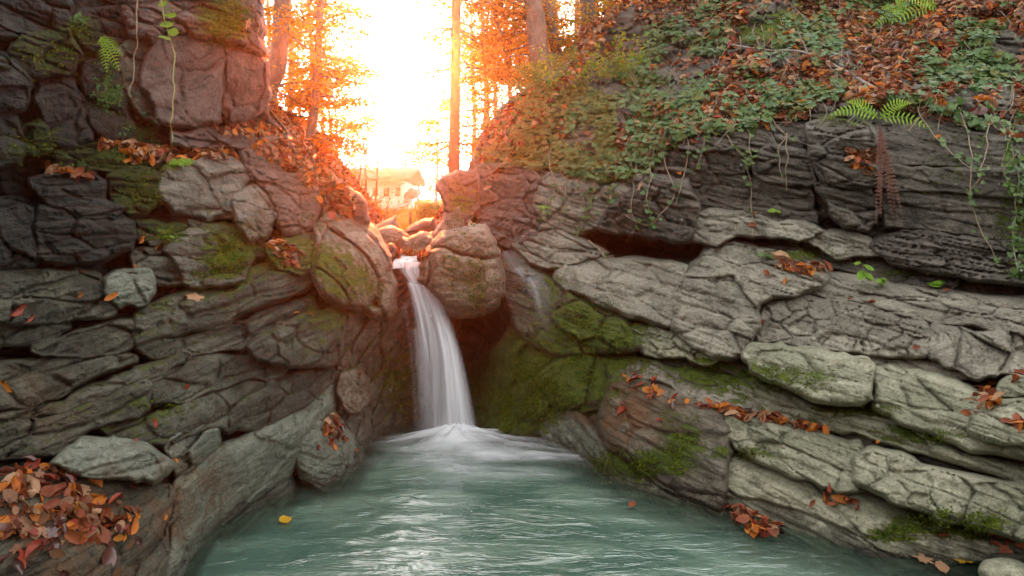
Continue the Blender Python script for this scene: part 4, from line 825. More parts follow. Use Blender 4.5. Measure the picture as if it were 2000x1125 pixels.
# saplings in the gap
tree("bare thin sapling with a forked top in the middle of the opening", [(731,470,0),(733,400,0),(737,330,0),(736,260,0),(738,210,0)], 13.0, [.018,.016,.013,.009,.004], brs(12,.2,.95,-.6,3.7,.3,.7,.3,.9), 5, .05, TL[:2], name="bare_sapling")
tree("bare thin sapling left of the forked one in the opening", [(716,460,0),(715,380,0),(713,310,0),(707,250,0)], 12.4, [.02,.017,.013,.006], brs(10,.2,.95,0,6.2,.3,.6,.2,.8), 12, .05, TL[:2], name="bare_sapling")
tree("leaning thin sapling beside the left slope of the opening", [(690,440,0),(697,370,0),(706,310,0),(690,230,0)], 12.0, [.016,.013,.01,.005], brs(14,.2,.95,0,6.2,.3,.7,.1,.7), 30, .05, TL[:2], name="bare_sapling", keep=lightgap)
for i, (px, py, Y) in enumerate([(722,455,11.5),(748,448,12.2),(705,450,11.0)]):
    tree(["tangled twiggy shrub with few leaves at the foot of the saplings","low twiggy shrub beside the fence post","twiggy bush against the left slope of the opening"][i], [(px,py,0),(px+2,py-12,0),(px+3,py-30,0)], Y, [.015,.012,.006], brs(16,0,.9,0,6.28,.25,.55,.4,1.3), 16, .035, TL[:2], name="twiggy_shrub", spread=.05)
tree("small bright green spruce standing in the meadow", [(842,450,0),(842,425,0),(841,396,0)], 14.0, [.02,.014,.004], brs(30,.1,.95,0,6.28,.12,.32,-.1,.3), 220, .035, [M_IVY2], name="young_spruce", spread=.07)
# the wood further up the valley
FAR = [(520,22,7.5,2.4),(580,26,7,2.3),(560,17,6,1.7),(640,20,4.2,1.5),(625,30,8,2.4),(655,38,6.5,2.2),(690,48,5,2.0),(600,15,4.5,1.3),(815,40,4.2,1.7),(850,34,5.0,1.9),(880,28,6.5,2.0),(838,55,5.2,2.4),(920,24,7.5,2.2),(960,19,6.5,1.9),(990,27,9,2.6),(1030,20,8,2.1),(1085,26,10,2.6),(1120,18,8,2.0),(1180,22,9,2.4),(1240,20,9,2.2),(940,15,5.5,1.4),(1070,15.5,6.5,1.6),(752,62,4.6,2.6),(715,52,5.5,2.4),(480,16,7,1.8)]
fl = ["tall russet tree far up the valley","orange crowned tree behind the left trunks","golden tree filling the gap between the left trunks","low orange tree by the left side of the opening","pale orange tree behind the thin curved trunk","hazy pinkish tree left of the house","hazy pale tree beside the house roof","bushy orange sapling tree behind the left slope","hazy orange tree right of the house","pale orange tree at the right edge of the opening","golden tree behind the straight spruce trunk","faint far tree right of the house","orange tree just right of the straight trunk","golden bushy tree between the spruce and the beech","tall hazy tree behind the forked beech","golden tree behind the slanting trunk","tall yellow tree behind the dark straight trunk","yellow green tree above the ivy slope","tall tree at the right end of the wood","yellow tree behind the slim trunk furthest right","low golden tree at the foot of the straight trunk","low golden tree behind the ferns","faint tree in the middle of the valley behind the house","faint far tree behind the house roof","russet tree at the left end of the wood"]
for (px, Y, hh, rr), lb in zip(FAR, fl):
    x = (px-CX)*Y/FPX; z0 = float(gz(np.array([x]), np.array([Y]))[0]); b = np.array([x, Y, z0-.1])
    root = empty("autumn_tree", Vector(b), lb, "tree", "trees of the wood up the valley")
    tp = crom(np.array([b, b+[.1, 0, hh*.4], b+[.0, .1, hh*.75], b+[.1, 0, hh]]), 6)
    tube_ = MB(); tube_.add(*tube(tp, np.linspace(.035*hh**.5, .01, len(tp)), 8, .05)); tube_.make("trunk", [M_BARK], root)
    B = []; lim = MB()
    for k in range(int(20+hh*3)):
        f = rng.uniform(.12, 1); a = tp[int(f*(len(tp)-1))]; az = rng.uniform(0, 6.28); L = rr*rng.uniform(.5, 1)*(1.15-.75*abs(f-.45))
        P = bent(a, a+np.array([math.cos(az)*L, math.sin(az)*L, L*rng.uniform(-.1, .5)]), .05*L, 5, .05); B.append(P); lim.add(*tube(P, np.linspace(.009, .003, 5), 4))
    lim.make("limbs", [M_BARK], root)
    sc = Y/13.
    crown_leaves(B, min(44, 50/sc), .062*sc**.85, TL[:3] if rng.random() < .5 else [TL[0], TL[1], TL[3]], keep=fargap, spread=.3, pick=[.45,.4,.15]).make("crown", TL[:3], root, smooth=False)

# ------------------------------------------------------------------ house, fence, grass up the valley
hY = 30.
def box(mb, a, b, m=0):
    x0, y0, z0 = a; x1, y1, z1 = b
    V = np.array([(x0,y0,z0),(x1,y0,z0),(x1,y1,z0),(x0,y1,z0),(x0,y0,z1),(x1,y0,z1),(x1,y1,z1),(x0,y1,z1)])
    mb.add(V, [(0,3,2,1),(4,5,6,7),(0,1,5,4),(1,2,6,5),(2,3,7,6),(3,0,4,7)], m)
M_WALL = plain_mat("white render", (.7,.68,.64), (.78,.76,.72), .9, 3, .01); M_ROOF = plain_mat("red brown roof tiles", (.22,.07,.05), (.3,.1,.07), .8, 20, .03); M_GLASS = plain_mat("dark window", (.05,.06,.07), (.07,.08,.09), .2, 1, 0)
hb = unv(742, 400, hY); house = empty("house", hb, "long low white house with a red brown roof far up the valley", "house")
x0, x1 = (690-CX)*hY/FPX, (783-CX)*hY/FPX; z0 = hb.z-.6
zt = H+(HZ-352)*hY/FPX
mb = MB(); box(mb, (x0, hY, z0), (x1, hY+4, zt)); mb.make("wall", [M_WALL], house, smooth=False)
mb = MB()      # gabled roof, ridge along x, overhanging
xa, xb, ya, yb, zr = x0-.4, x1+.45, hY-.7, hY+4.6, zt+.45
V = np.array([(xa,ya,zt-.05),(xb,ya,zt-.05),(xb,hY+2,zr),(xa,hY+2,zr),(xa,yb,zt-.05),(xb,yb,zt-.05)]); V2 = V+np.array([0,0,.16])
F = [(0,1,2,3),(3,2,5,4),(6,9,8,7),(9,10,11,8),(0,6,7,1),(1,7,8,2),(2,8,11,5),(4,5,11,10),(0,3,9,6),(3,4,10,9)]
mb.add(np.concatenate([V, V2]), F); mb.make("roof", [M_ROOF], house, smooth=False)
for k in range(4):
    wx = x0+.3+k*.42; mb = MB(); box(mb, (wx, hY-.03, zt-.6), (wx+.2, hY+.02, zt-.28)); mb.make("window", [M_GLASS], house, smooth=False)
shed = empty("shed", unv(795, 400, 31), "small white shed with a red roof at the right end of the house", "shed")
xs0, xs1 = (784-CX)*31/FPX, (800-CX)*31/FPX; zs = H+(HZ-385)*31/FPX
mb = MB(); box(mb, (xs0, 31, zs-1.2), (xs1, 32.5, zs)); mb.make("wall", [M_WALL], shed, smooth=False)
mb = MB(); V = np.array([(xs0-.2,30.8,zs),(xs1+.25,30.8,zs-.08),(xs1+.25,32.7,zs+.25),(xs0-.2,32.7,zs+.33)]); mb.add(np.concatenate([V, V+[0,0,.12]]), [(0,1,2,3),(4,7,6,5),(0,4,5,1),(1,5,6,2),(2,6,7,3),(3,7,4,0)]); mb.make("roof", [M_ROOF], shed, smooth=False)
fence = empty("wire_fence", unv(790, 450, 14.5), "thin wire fence with dark posts across the meadow", "fence")
fp = [(700,14.9),(756,14.7),(800,14.5),(846,14.3),(900,14.2)]; tops = []
for px, Y in fp:
    x = (px-CX)*Y/FPX; z = float(gz(np.array([x]), np.array([Y]))[0]); zt_ = H+(HZ-414)*Y/FPX
    P = np.array([(x, Y, min(z, zt_-.5)-.1), (x+.01, Y, zt_-.2), (x+.015, Y, zt_)]); V, F = tube(P, [.024,.022,.02], 7, .06); build("post", V, [F], M_BARKD, fence); tops.append(P[-1])
for dz in (.05, .2):
    P = np.concatenate([bent(np.array(a)-[0,0,dz], np.array(b)-[0,0,dz], -.02, 6, .0)[:-1] for a, b in zip(tops, tops[1:])]); V, F = tube(P, .004, 4); build("wire", V, [F], M_TWIG, fence)
n = 26000; gy_ = 12.+34*rng.uniform(0, 1, n)**1.3; gx_ = -.10*gy_+rng.uniform(-.17, .13, n)*gy_
base = np.stack([gx_, gy_, gz(gx_, gy_)], -1); a = rng.uniform(0, 6.28, n); hgt = rng.uniform(.06, .16, n)*np.sqrt(gy_/14); wd = hgt*.18
V = np.stack([base+np.stack([np.cos(a)*wd, np.sin(a)*wd, a*0-.03], -1), base-np.stack([np.cos(a)*wd, np.sin(a)*wd, a*0+.03], -1), base+np.stack([np.sin(a)*hgt*.5, np.cos(a)*hgt*.3, hgt], -1)], 1).reshape(-1, 3)
M_GRASS = leaf_mat("meadow grass", (.16, .22, .03), (.3, .28, .06), .4, .7, 2)
tagit(build("grass", V, [np.arange(n*3).reshape(-1, 3)], M_GRASS, smooth=False), "sunlit meadow grass up the valley", "grass", kind='stuff')
# ------------------------------------------------------------------ litter, ivy and plants on the banks
def inpoly(px, py, poly):
    P = np.asarray(poly, float); r = np.zeros(len(px), bool)
    for a, b in zip(P, np.roll(P, -1, 0)):
        den = (b[1]-a[1]) or 1e-9
        r ^= ((a[1] > py) != (b[1] > py)) & (px < (b[0]-a[0])*(py-a[1])/den+a[0])
    return r
def sample(poly, n, dens=None):
    P = np.asarray(poly, float); lo, hi = P.min(0), P.max(0); out = []
    while sum(map(len, out)) < n:
        q = rng.uniform(lo, hi, (n*2, 2)); q = q[inpoly(q[:, 0], q[:, 1], P)]
        if dens is not None: q = q[rng.uniform(0, 1, len(q)) < dens(q[:, 0], q[:, 1])]
        out.append(q)
        if len(out) > 60: break
    q = np.concatenate(out)[:n]; return q[:, 0], q[:, 1]
def pn(px, py, sc, s): return fbm(np.stack([px/sc, py/sc, px*0+s*3.1], -1), 3, s)
LITTER = ['rust', 'tan', 'brown', 'orange', 'dark', 'red']
def litter(mb, px, py, size, probs, lift=.012, tiltn=.55, mats=LITTER):
    p, n = surf(px, py); m = rng.choice(len(mats), len(px), p=probs); shp = rng.choice(3, len(px), p=[.4, .35, .25])
    n = n+rng.normal(0, tiltn, n.shape)
    p = p+n/np.linalg.norm(n, axis=1)[:, None]*(lift*rng.uniform(.2, 1.6, len(px)))[:, None]
    sz = size*rng.uniform(.6, 1.3, len(px))
    for a in range(len(mats)):
        for b, sn in enumerate(('beech', 'curl', 'roll')):
            k = (m == a) & (shp == b)
            if k.any(): V, F = scatter(sn, p[k], n[k], sz[k]); mb.add(V, F, a)
SLOPE = [(1262,-60),(2080,-60),(2080,300),(1930,262),(1830,225),(1720,205),(1600,205),(1540,250),(1440,250),(1330,262),(1260,340),(1150,345),(1050,330),(930,330),(905,335),(950,250),(1005,190),(1062,150),(1150,100),(1232,62)]
mb = MB()
px, py = sample(SLOPE, 9500, lambda x, y: np.clip(.4+2.2*pn(x, y, 90, 3)+.35*(y < 230)*(x > 1250), .04, 1))
litter(mb, px, py, .085, [.27, .3, .2, .12, .05, .06])
for poly, n in (([(240,285),(330,290),(440,285),(470,305),(330,318),(240,312)], 190), ([(410,245),(520,240),(560,262),(480,268),(420,262)], 130), ([(500,270),(600,280),(650,350),(700,390),(650,400),(560,330),(500,300)], 420), ([(0,935),(60,915),(110,940),(160,960),(250,990),(270,1010),(255,1045),(200,1055),(110,1070),(0,1055)], 150), ([(1365,795),(1420,799),(1500,814),(1610,840),(1500,826),(1420,810)], 60), ([(1412,998),(1450,995),(1500,1020),(1545,1042),(1490,1048),(1440,1035)], 40), ([(1895,770),(1940,752),(1960,790),(1895,812)], 22), ([(622,830),(650,812),(668,840),(668,864),(640,860)], 22), ([(75,320),(180,345),(170,355),(90,335)], 26), ([(180,280),(260,275),(260,285),(190,290)], 22),
                ([(520,478),(560,470),(590,505),(570,525),(545,510)], 50), ([(770,490),(840,494),(838,508),(775,505)], 120), ([(615,380),(690,400),(700,430),(650,430)], 60), ([(1520,515),(1610,522),(1600,532),(1520,528)], 60), ([(1650,290),(1715,290),(1705,330),(1665,325)], 60)):
    x, y = sample(poly, n); litter(mb, x, y, .075, [.36, .22, .16, .18, .02, .06])
n = 5200; gy_ = rng.uniform(7.6, 15, n); gx_ = -.127*gy_+np.where(rng.uniform(0, 1, n) < .5, -1, 1)*(.2+rng.uniform(0, 1, n)*(1.0+gy_*.22)); gzv = gz(gx_, gy_)
pp = np.stack([gx_, gy_, gzv+.03], -1); nn = rng.normal(0, .45, (n, 3))+np.array([0, -.3, .8]); mi_ = rng.choice(6, n, p=[.34, .22, .2, .18, .02, .04])
for a in range(6):
    V, F = scatter('curl', pp[mi_ == a], nn[mi_ == a], rng.uniform(.06, .11, (mi_ == a).sum())); mb.add(V, F, a)
mb.make("leaf_litter", [LM[k] for k in LITTER], smooth=False)
tagit(bpy.data.objects["leaf_litter"], "rusty fallen leaves strewn over the slopes and shelves", "leaf litter", kind='stuff')
# soil skin under the litter is the bank itself; ivy mats
mb = MB()
IV = [((1262,0),(1500,-60),(2080,-60),(2080,300),(1930,265),(1830,228),(1720,205),(1600,200),(1540,250),(1440,255),(1330,270),(1262,345),(1180,360),(1100,340),(1060,250),(1160,180),(1250,120))]
px, py = sample(IV[0], 7500, lambda x, y: np.clip(.15+3.2*pn(x, y, 70, 8)+.5*np.exp(-((y-(560-.25*x))/60)**2)*(x < 1600), .015, 1))
p, n = surf(px, py); n = n*.8+rng.normal(0, .35, n.shape)+np.array([0, -.35, .35]); p = p+np.array([0, -1, .5])*rng.uniform(.01, .07, len(px))[:, None]
yl = rng.uniform(0, 1, len(px)) < .16
for kk, m in ((~yl, 0), (yl, 1)):
    V, F = scatter('ivy', p[kk], n[kk], rng.uniform(.03, .10, kk.sum()), rng.normal(-1.57, .7, kk.sum())); mb.add(V, F, m)
px, py = sample([(930,250),(1010,190),(1100,150),(1200,200),(1200,340),(1050,335),(930,330)], 2600, lambda x, y: np.clip(.4+1.5*pn(x, y, 80, 9), .05, 1))
p, n = surf(px, py); n = n*.8+rng.normal(0, .4, n.shape)+np.array([0, -.35, .3]); p = p+np.array([0, -1, .5])*rng.uniform(.01, .09, len(px))[:, None]
V, F = scatter('ivy', p, n, rng.uniform(.04, .075, len(px)), rng.normal(-1.57, .7, len(px))); mb.add(V, F, 1)
mb.make("ivy", [M_IVY, leaf_mat("ivy yellowing leaf", (.12, .14, .03), (.2, .16, .04), .35, .5)], smooth=False)
tagit(bpy.data.objects["ivy"], "dark green ivy leaves creeping over the right slope", "ivy", kind='stuff')
# dry stems and trailing shoots in the litter
mb = MB(); px, py = sample(SLOPE, 330)
for x, y in zip(px, py):
    L = rng.uniform(20, 70); a_ = rng.normal(-1.57, .7); P2 = crom(np.array([(x, y), (x+math.cos(a_)*L*.5+rng.normal(0, 6), y-math.sin(a_)*L*.5), (x+math.cos(a_)*L+rng.normal(0, 12), y-math.sin(a_)*L+rng.normal(0, 8))]), 4)
    P = un(P2[:, 0], P2[:, 1], zat(P2[:, 0], P2[:, 1])-rng.uniform(.02, .09)); mb.add(*tube(P, np.linspace(.0035, .0018, len(P))*rng.uniform(.7, 1.4), 4), int(rng.random() < .3))
tagit(mb.make("dry_stems", [M_STEM, M_TWIG]), "thin dry stems tangled in the litter of the right slope", "stems", kind='stuff')
# cushions of moss made of small shoots
mb = MB(); W_ = np.array([m[2]*m[3]*m[4] for m in MOSS]); W_ = W_/W_.sum(); n = 60000; k = rng.choice(len(MOSS), n, p=W_); Mv = np.array(MOSS)[k]
px = Mv[:, 0]+rng.normal(0, .5, n)*Mv[:, 2]; py = Mv[:, 1]+rng.normal(0, .5, n)*Mv[:, 3]
ok = (pn(px, py, 26, 21)+.6*pn(px, py, 9, 22) > -.12) & (py < 1060); ok &= ~((px < 300) & (rng.uniform(0, 1, n) < .6)); ok &= ~((px > 560) & (px < 720) & (py > 480) & (py < 1000)); px, py = px[ok], py[ok]
p, nr = surf(px, py); nv = nr+rng.normal(0, .55, nr.shape); p = p+nr*rng.uniform(0, .026, len(px))[:, None]
for m, s in ((0, .45), (1, .35), (2, .2)):
    kk = rng.choice(3, len(px), p=[.45, .35, .2]) == m; V, F = scatter('diamond', p[kk], nv[kk], rng.uniform(.008, .02, kk.sum())); mb.add(V, F, m)
mb.make("moss", [leaf_mat("moss shoots green", (.055, .09, .006), (.12, .165, .010), .25, .9, 6, .1), leaf_mat("moss shoots dark", (.025, .045, .004), (.06, .09, .008), .2, .9, 6, .1), leaf_mat("moss shoots yellow", (.10, .12, .010), (.16, .18, .018), .3, .9, 6, .1)], smooth=False)
tagit(bpy.data.objects["moss"], "soft green moss growing over the wet rocks", "moss", kind='stuff')
# hanging ivy strands
def vine(label, pts, leaves, r=.005, size=.055, mat=M_IVY, name="hanging_vine", off=.04, group="ivy strands hanging over the right wall", stem=M_STEM, cat="vine"):
    P2 = crom(np.array(pts, float), 7); P2 += np.stack([vn(np.stack([P2[:, 1]/22, P2[:, 0]/40, P2[:, 0]*0+7], -1), 5)*4, P2[:, 0]*0], -1)
    Y = zat(P2[:, 0], P2[:, 1]); k = np.ones(9)/9; Yp = np.pad(Y, 4, mode='edge'); Y = np.minimum(np.convolve(Yp, k, 'valid'), Y+.02)-off
    P = un(P2[:, 0], P2[:, 1], Y)
    root = empty(name, Vector(P[0]), label, cat, group)
    V, F = tube(P, np.linspace(r, r*.6, len(P)), 6); build("stem", V, [F], stem, root)
    if leaves:
        i = rng.integers(1, len(P), leaves); p = P[i]+rng.normal(0, .022, (leaves, 3))+np.array([0, -.015, 0]); n = rng.normal(0, .4, (leaves, 3))+np.array([0, -.8, .55])
        V, F = scatter('ivy', p, n, rng.uniform(.6, 1.2, leaves)*size, rng.normal(-1.57, .8, leaves)); build("leaves", V, [F], mat, root, smooth=False)
    return root
VN = [([(1262,300),(1270,340),(1262,380),(1274,420),(1268,440)], 26, "ivy strand reaching down to the two blue green leaves above the hollow"), ([(1240,290),(1238,350),(1232,400),(1240,440),(1225,470)], 6, "bare ivy stem hanging left of the hollow"), ([(1290,290),(1302,330),(1318,370),(1300,410),(1262,440),(1222,420)], 8, "long ivy stem looping below the overhang"),
      ([(1395,235),(1425,275),(1450,305),(1462,340),(1470,400),(1472,470)], 10, "long woody vine hanging down the middle of the dark wall"), ([(1455,190),(1458,230),(1462,270),(1466,320)], 30, "leafy ivy strand beside the woody vine on the dark wall"), ([(1500,190),(1510,240),(1535,265),(1520,300),(1532,350)], 8, "thin vine looping over the dark wall below the twig"),
      ([(1538,260),(1537,310),(1538,372)], 0, "straight bare vine hanging between two dark blocks"), ([(1340,240),(1342,300),(1335,350),(1318,400)], 9, "slack ivy strand with few leaves left on the dark wall"), ([(1375,230),(1372,280),(1360,330)], 14, "short ivy strand over the top left block of the wall"),
      ([(1790,190),(1800,230),(1830,270),(1868,310),(1900,330)], 10, "vine slanting down over the smooth wall right of the fern"), ([(1870,210),(1890,260),(1898,330),(1895,380),(1910,440),(1945,505)], 16, "vine crossing the smooth wall at the right"), ([(1935,240),(1925,290),(1915,340),(1890,380)], 14, "forked vine on the smooth wall near the right edge"),
      ([(1970,240),(1978,300),(1990,360),(1982,420),(1978,480),(1992,540)], 90, "dense leafy ivy strand running down the right edge"), ([(1925,200),(1950,240),(1990,275)], 40, "ivy branch at the top of the wall near the right edge"), ([(1985,300),(1960,340),(1985,385)], 34, "short leafy ivy strand at the right edge"),
      ([(1165,280),(1160,340),(1152,400),(1130,450)], 30, "ivy strand hanging beside the mossy shoulder"), ([(1140,280),(1130,340),(1140,400),(1125,470)], 24, "thin ivy strand over the stacked reddish blocks"), ([(1105,290),(1108,350),(1100,420)], 22, "ivy strand hanging left of the mossy shoulder"), ([(1205,300),(1200,350),(1190,400)], 18, "short ivy strand at the right of the mossy shoulder"), ([(1070,300),(1080,370),(1062,430)], 14, "sparse ivy strand over the red tinted rock")]
for p, l, lb in VN: vine(lb, p, l)
vine("pale trailing root curling on the middle ledge", [(1150,470),(1170,485),(1182,502),(1200,498)], 3, .008, group=None, name="trailing_root", cat="root")
# left side stems
vine("thin bare root hanging down the left cliff", [(267,-20),(268,60),(262,130),(254,190)], 0, .004, name="hanging_root", group=None, off=.15, cat="root")
vine("slender green creeper hanging straight with leaves at its top", [(312,-30),(322,30),(335,80),(340,130),(336,200),(334,285)], 0, .005, name="hanging_vine", group=None, off=.25, stem=M_GSTEM)
def fern(label, base, ang, length, n, mat, name="fern", Y=None, off=.06, droop=.5, wid=.28, group=None, cat="fern", spread=1.6, depth=.4):
    Yb = (float(zat(base[0], base[1])) if Y is None else Y)-off; b = un(base[0], base[1], Yb)
    root = empty(name, Vector(b), label, cat, group)
    for k in range(n):
        a = ang+(k/(max(n-1, 1))-.5)*spread+rng.normal(0, .08); L = length*rng.uniform(.8, 1.1); t = np.linspace(0, 1, 26)
        dx, dz = math.cos(a), math.sin(a); dy = -depth*rng.uniform(.3, 1)
        P = b+np.stack([dx*L*t, dy*L*t, dz*L*t-droop*L*t*t], -1)
        mb = MB(); mb.add(*tube(P, np.linspace(.003, .001, 26), 4))
        T = np.gradient(P, axis=0); T /= np.linalg.norm(T, axis=1)[:, None]; Sd = np.cross(T, np.array([0, -1., .35])); Sd /= np.linalg.norm(Sd, axis=1)[:, None]
        for s in (-1, 1):
            for i in range(2, 26, 2 if name == 'fern' else 1):
                w = wid*L*math.sin(math.pi*min(1, (i/25)**.75*.93+.07))*rng.uniform(.85, 1.1)+.004; o = P[i]; d = Sd[i]*s+T[i]*.35; e = o+d*w+np.array([0, 0, -.12*w]); h = T[i]*L*(.017 if name == 'fern' else .0085)
                mid = (o+e)/2+np.array([0, -.02*w, .06*w])
                mb.add(np.array([o-h*.6, mid-h, e, mid+h, o+h*.6]), [(0, 1, 3, 4)], 0); mb.add(np.array([mid-h, e, mid+h]), [(0, 1, 2)], 0)
        mb.make("frond", [mat], root, smooth=False)
    return root
fern("bright green fern with two arching fronds on the bulging rock", (1715,232), 2.45, .5, 2, M_FERN, spread=.35, droop=.5, wid=.13, off=.16, depth=.25); 
fern("short bright fern frond pointing right beside the arching fern", (1718,232), .55, .36, 2, M_FERN, spread=.7, droop=.55, wid=.15, off=.16, depth=.25)
fern("withered brown fern hanging below the green fern", (1718,245), -1.5, .62, 6, M_DEAD, name="dead_fern", spread=.22, droop=.05, wid=.035, off=.42, depth=.05)
fern("bright green fern on the dark left cliff", (196,72), -.75, .2, 3, M_FERN, spread=.9, droop=.3, wid=.22)
fern("yellow green fern tuft on the slope under the broad beech", (1100,140), 2.4, .5, 4, M_FERNM, spread=2.2, droop=.5, wid=.2)
fern("second fern tuft left of the yellowing shrub", (1160,135), 2.0, .5, 4, M_FERNM, spread=2.4, droop=.5, wid=.2)
fern("fern beside the mossy hummock at the top of the right bank", (1210,150), 1.2, .42, 4, M_FERNM, spread=2.6, droop=.6, wid=.22)
fern("light green fern hanging in from the top right of the frame", (1830,15), 3.0, .5, 4, M_FERN, spread=1.2, droop=.35, wid=.18)
fern("small fern growing on the ivy slope at the top right", (1770,30), 2.9, .35, 4, M_FERN, spread=1.4, droop=.4, wid=.2)
fern("pale green fern on the crest left of the ivy slope", (1055,165), 2.3, .5, 5, M_FERNM, spread=1.8, droop=.5, wid=.2)
def seedling(label, base, h, n, size, mat=M_IVY2, group=None, shape='beech', lean=0.0):
    Yb = float(zat(*base))-.02; b = un(base[0], base[1], Yb); root = empty("seedling", Vector(b), label, "plant", group)
    P = b+np.stack([np.linspace(0, lean, 7), -np.linspace(0, .03, 7), np.linspace(0, h, 7)], -1); V, F = tube(P, np.linspace(.003, .0015, 7), 5); build("stem", V, [F], M_GSTEM, root)
    i = rng.integers(2, 7, n); az = rng.uniform(0, 6.28, n); o = np.stack([np.cos(az), np.sin(az)*.6, az*0], -1)*size*.6
    p = P[i]+o; nr = np.stack([np.cos(az)*.3, np.sin(az)*.3-.45, az*0+.8], -1); V, F = scatter(shape, p, nr, rng.uniform(.7, 1.2, n)*size, np.arctan2(o[:, 1], o[:, 0])); build("leaves", V, [F], mat, root, smooth=False)
seedling("seedling with drooping green leaves in the middle of the sloping grey bed", (1683,560), .16, 6, .085)
seedling("low leafy seedling right of the taller one on the grey bed", (1715,562), .06, 8, .05)
seedling("pair of fresh green leaves at the back of the grey bed", (1835,560), .03, 4, .09, lean=.02)
seedling("broad single green leaf at the left of the sloping grey bed", (1495,505), .03, 3, .08, M_IVY)
seedling("small light green plant on the bulging grey ledge", (1512,418), .03, 5, .06)
seedling("yellow green sprig in the red tinted stacked blocks", (1062,412), .04, 7, .06)
seedling("small bright leafed plant on the leafy left shelf", (352,322), .02, 12, .085, shape='maple')
seedling("tiny green plant beside the mossy left slab", (335,468), .02, 8, .03)
def tuft(label, c, rx, ry, n, size, mat):
    px = c[0]+rng.normal(0, rx*.45, n); py = c[1]+rng.normal(0, ry*.45, n); p, nr = surf(px, py)
    root = empty("maidenhair_tuft", Vector(un(c[0], c[1], float(zat(*c)))), label, "fern")
    p = p+np.array([0, -1, .3])*rng.uniform(.01, .07, n)[:, None]; nr = nr*.5+rng.normal(0, .4, nr.shape)+np.array([0, -.4, .5])
    V, F = scatter('diamond', p, nr, rng.uniform(.6, 1.3, n)*size); build("leaves", V, [F], mat, root, smooth=False)
tuft("dark green maidenhair tuft hanging on the left cliff", (222,190), 32, 30, 420, .022, M_FERND)
tuft("sparse green tuft above the maidenhair on the left cliff", (222,140), 18, 28, 120, .02, M_FERND)
tuft("low green fern patch at the foot of the left cliff", (285,265), 40, 30, 420, .022, M_FERND)
tuft("small green sprig on the mossy left cliff", (165,45), 16, 14, 90, .02, M_FERND)
c0 = un(np.array([318,330,326,338,322,332]), np.array([8,18,48,62,74,30]), zat(np.array([318]*6), np.array([40]*6))-.27)
V, F = scatter('beech', c0, np.array([[.1,-.6,.7]]*6)+rng.normal(0, .25, (6, 3)), .085, np.array([3.,.2,.3,2.9,.1,3.2])); o = build("leaves", V, [F], M_IVY2, [x for x in bpy.data.objects if x.get("label", "").startswith("slender green creeper")][0], smooth=False)
# yellowing shrub over the ivy at the crest
for lb, c, n in (("yellow leaved shrub between the trunks on the right", (1110,170), 190), ("yellow green shrub at the crest right of the dark trunk", (1200,140), 150)):
    Yb = float(zat(*c))-.1; b = un(c[0], c[1]+25, Yb); root = empty("shrub", Vector(b), lb, "shrub"); lim = MB(); B = []
    for k in range(11):
        az = rng.uniform(0, 6.28); P = bent(b, b+np.array([math.cos(az)*.4, -.1+math.sin(az)*.25, rng.uniform(.2, .55)]), .05, 6, .05); B.append(P); lim.add(*tube(P, np.linspace(.007, .002, 6), 4))
    lim.make("stems", [M_STEM], root); crown_leaves(B, n/6, .06, [TL[3], M_IVY2], spread=.08, pick=[.7, .3]).make("leaves", [TL[3], M_IVY2], root, smooth=False)
# fallen branches and twigs on the slope
def stick(label, pts, r, forks=()):
    P2 = crom(np.array(pts, float), 6); P = un(P2[:, 0], P2[:, 1], zat(P2[:, 0], P2[:, 1])-.05)
    k = np.ones(7)/7; P[:, 1] = np.convolve(np.pad(P[:, 1], 3, mode='edge'), k, 'valid'); P = un(P2[:, 0], P2[:, 1], P[:, 1])
    mb = MB(); mb.add(*tube(P, np.linspace(r*.4, r, len(P)), 7, .08))
    for i, (dx, dy) in forks:
        a = P[i]; q = un(P2[i, 0]+dx, P2[i, 1]+dy, P[i, 1]-.03); mb.add(*tube(bent(a, q, .01, 6, .04), np.linspace(r*.5, r*.2, 6), 6))
    o = mb.make("fallen_branch", [M_TWIG]); tagit(o, label, "branch")
stick("long grey fallen branch lying across the ivy slope", [(1362,66),(1420,85),(1500,98),(1560,100),(1610,118),(1660,145),(1718,178)], .016, [(20, (-20, -45)), (24, (40, -18)), (14, (-30, 20))])
stick("thin twig standing up from the leaves at the top right", [(1545,10),(1580,40),(1618,70)], .006)
stick("thin grey twig above the dark top block of the wall", [(1515,188),(1528,210),(1535,235)], .010)
stick("pale twig near the grey boulder in the top right corner", [(1944,10),(1962,30),(1975,45)], .006)
stick("short upright twig in front of the mossy hummock", [(1150,150),(1140,185),(1120,215)], .010)
stick("forked thin twig in the leaves of the upper slope", [(1400,75),(1405,110),(1400,130)], .005, [(8, (20, -30))])

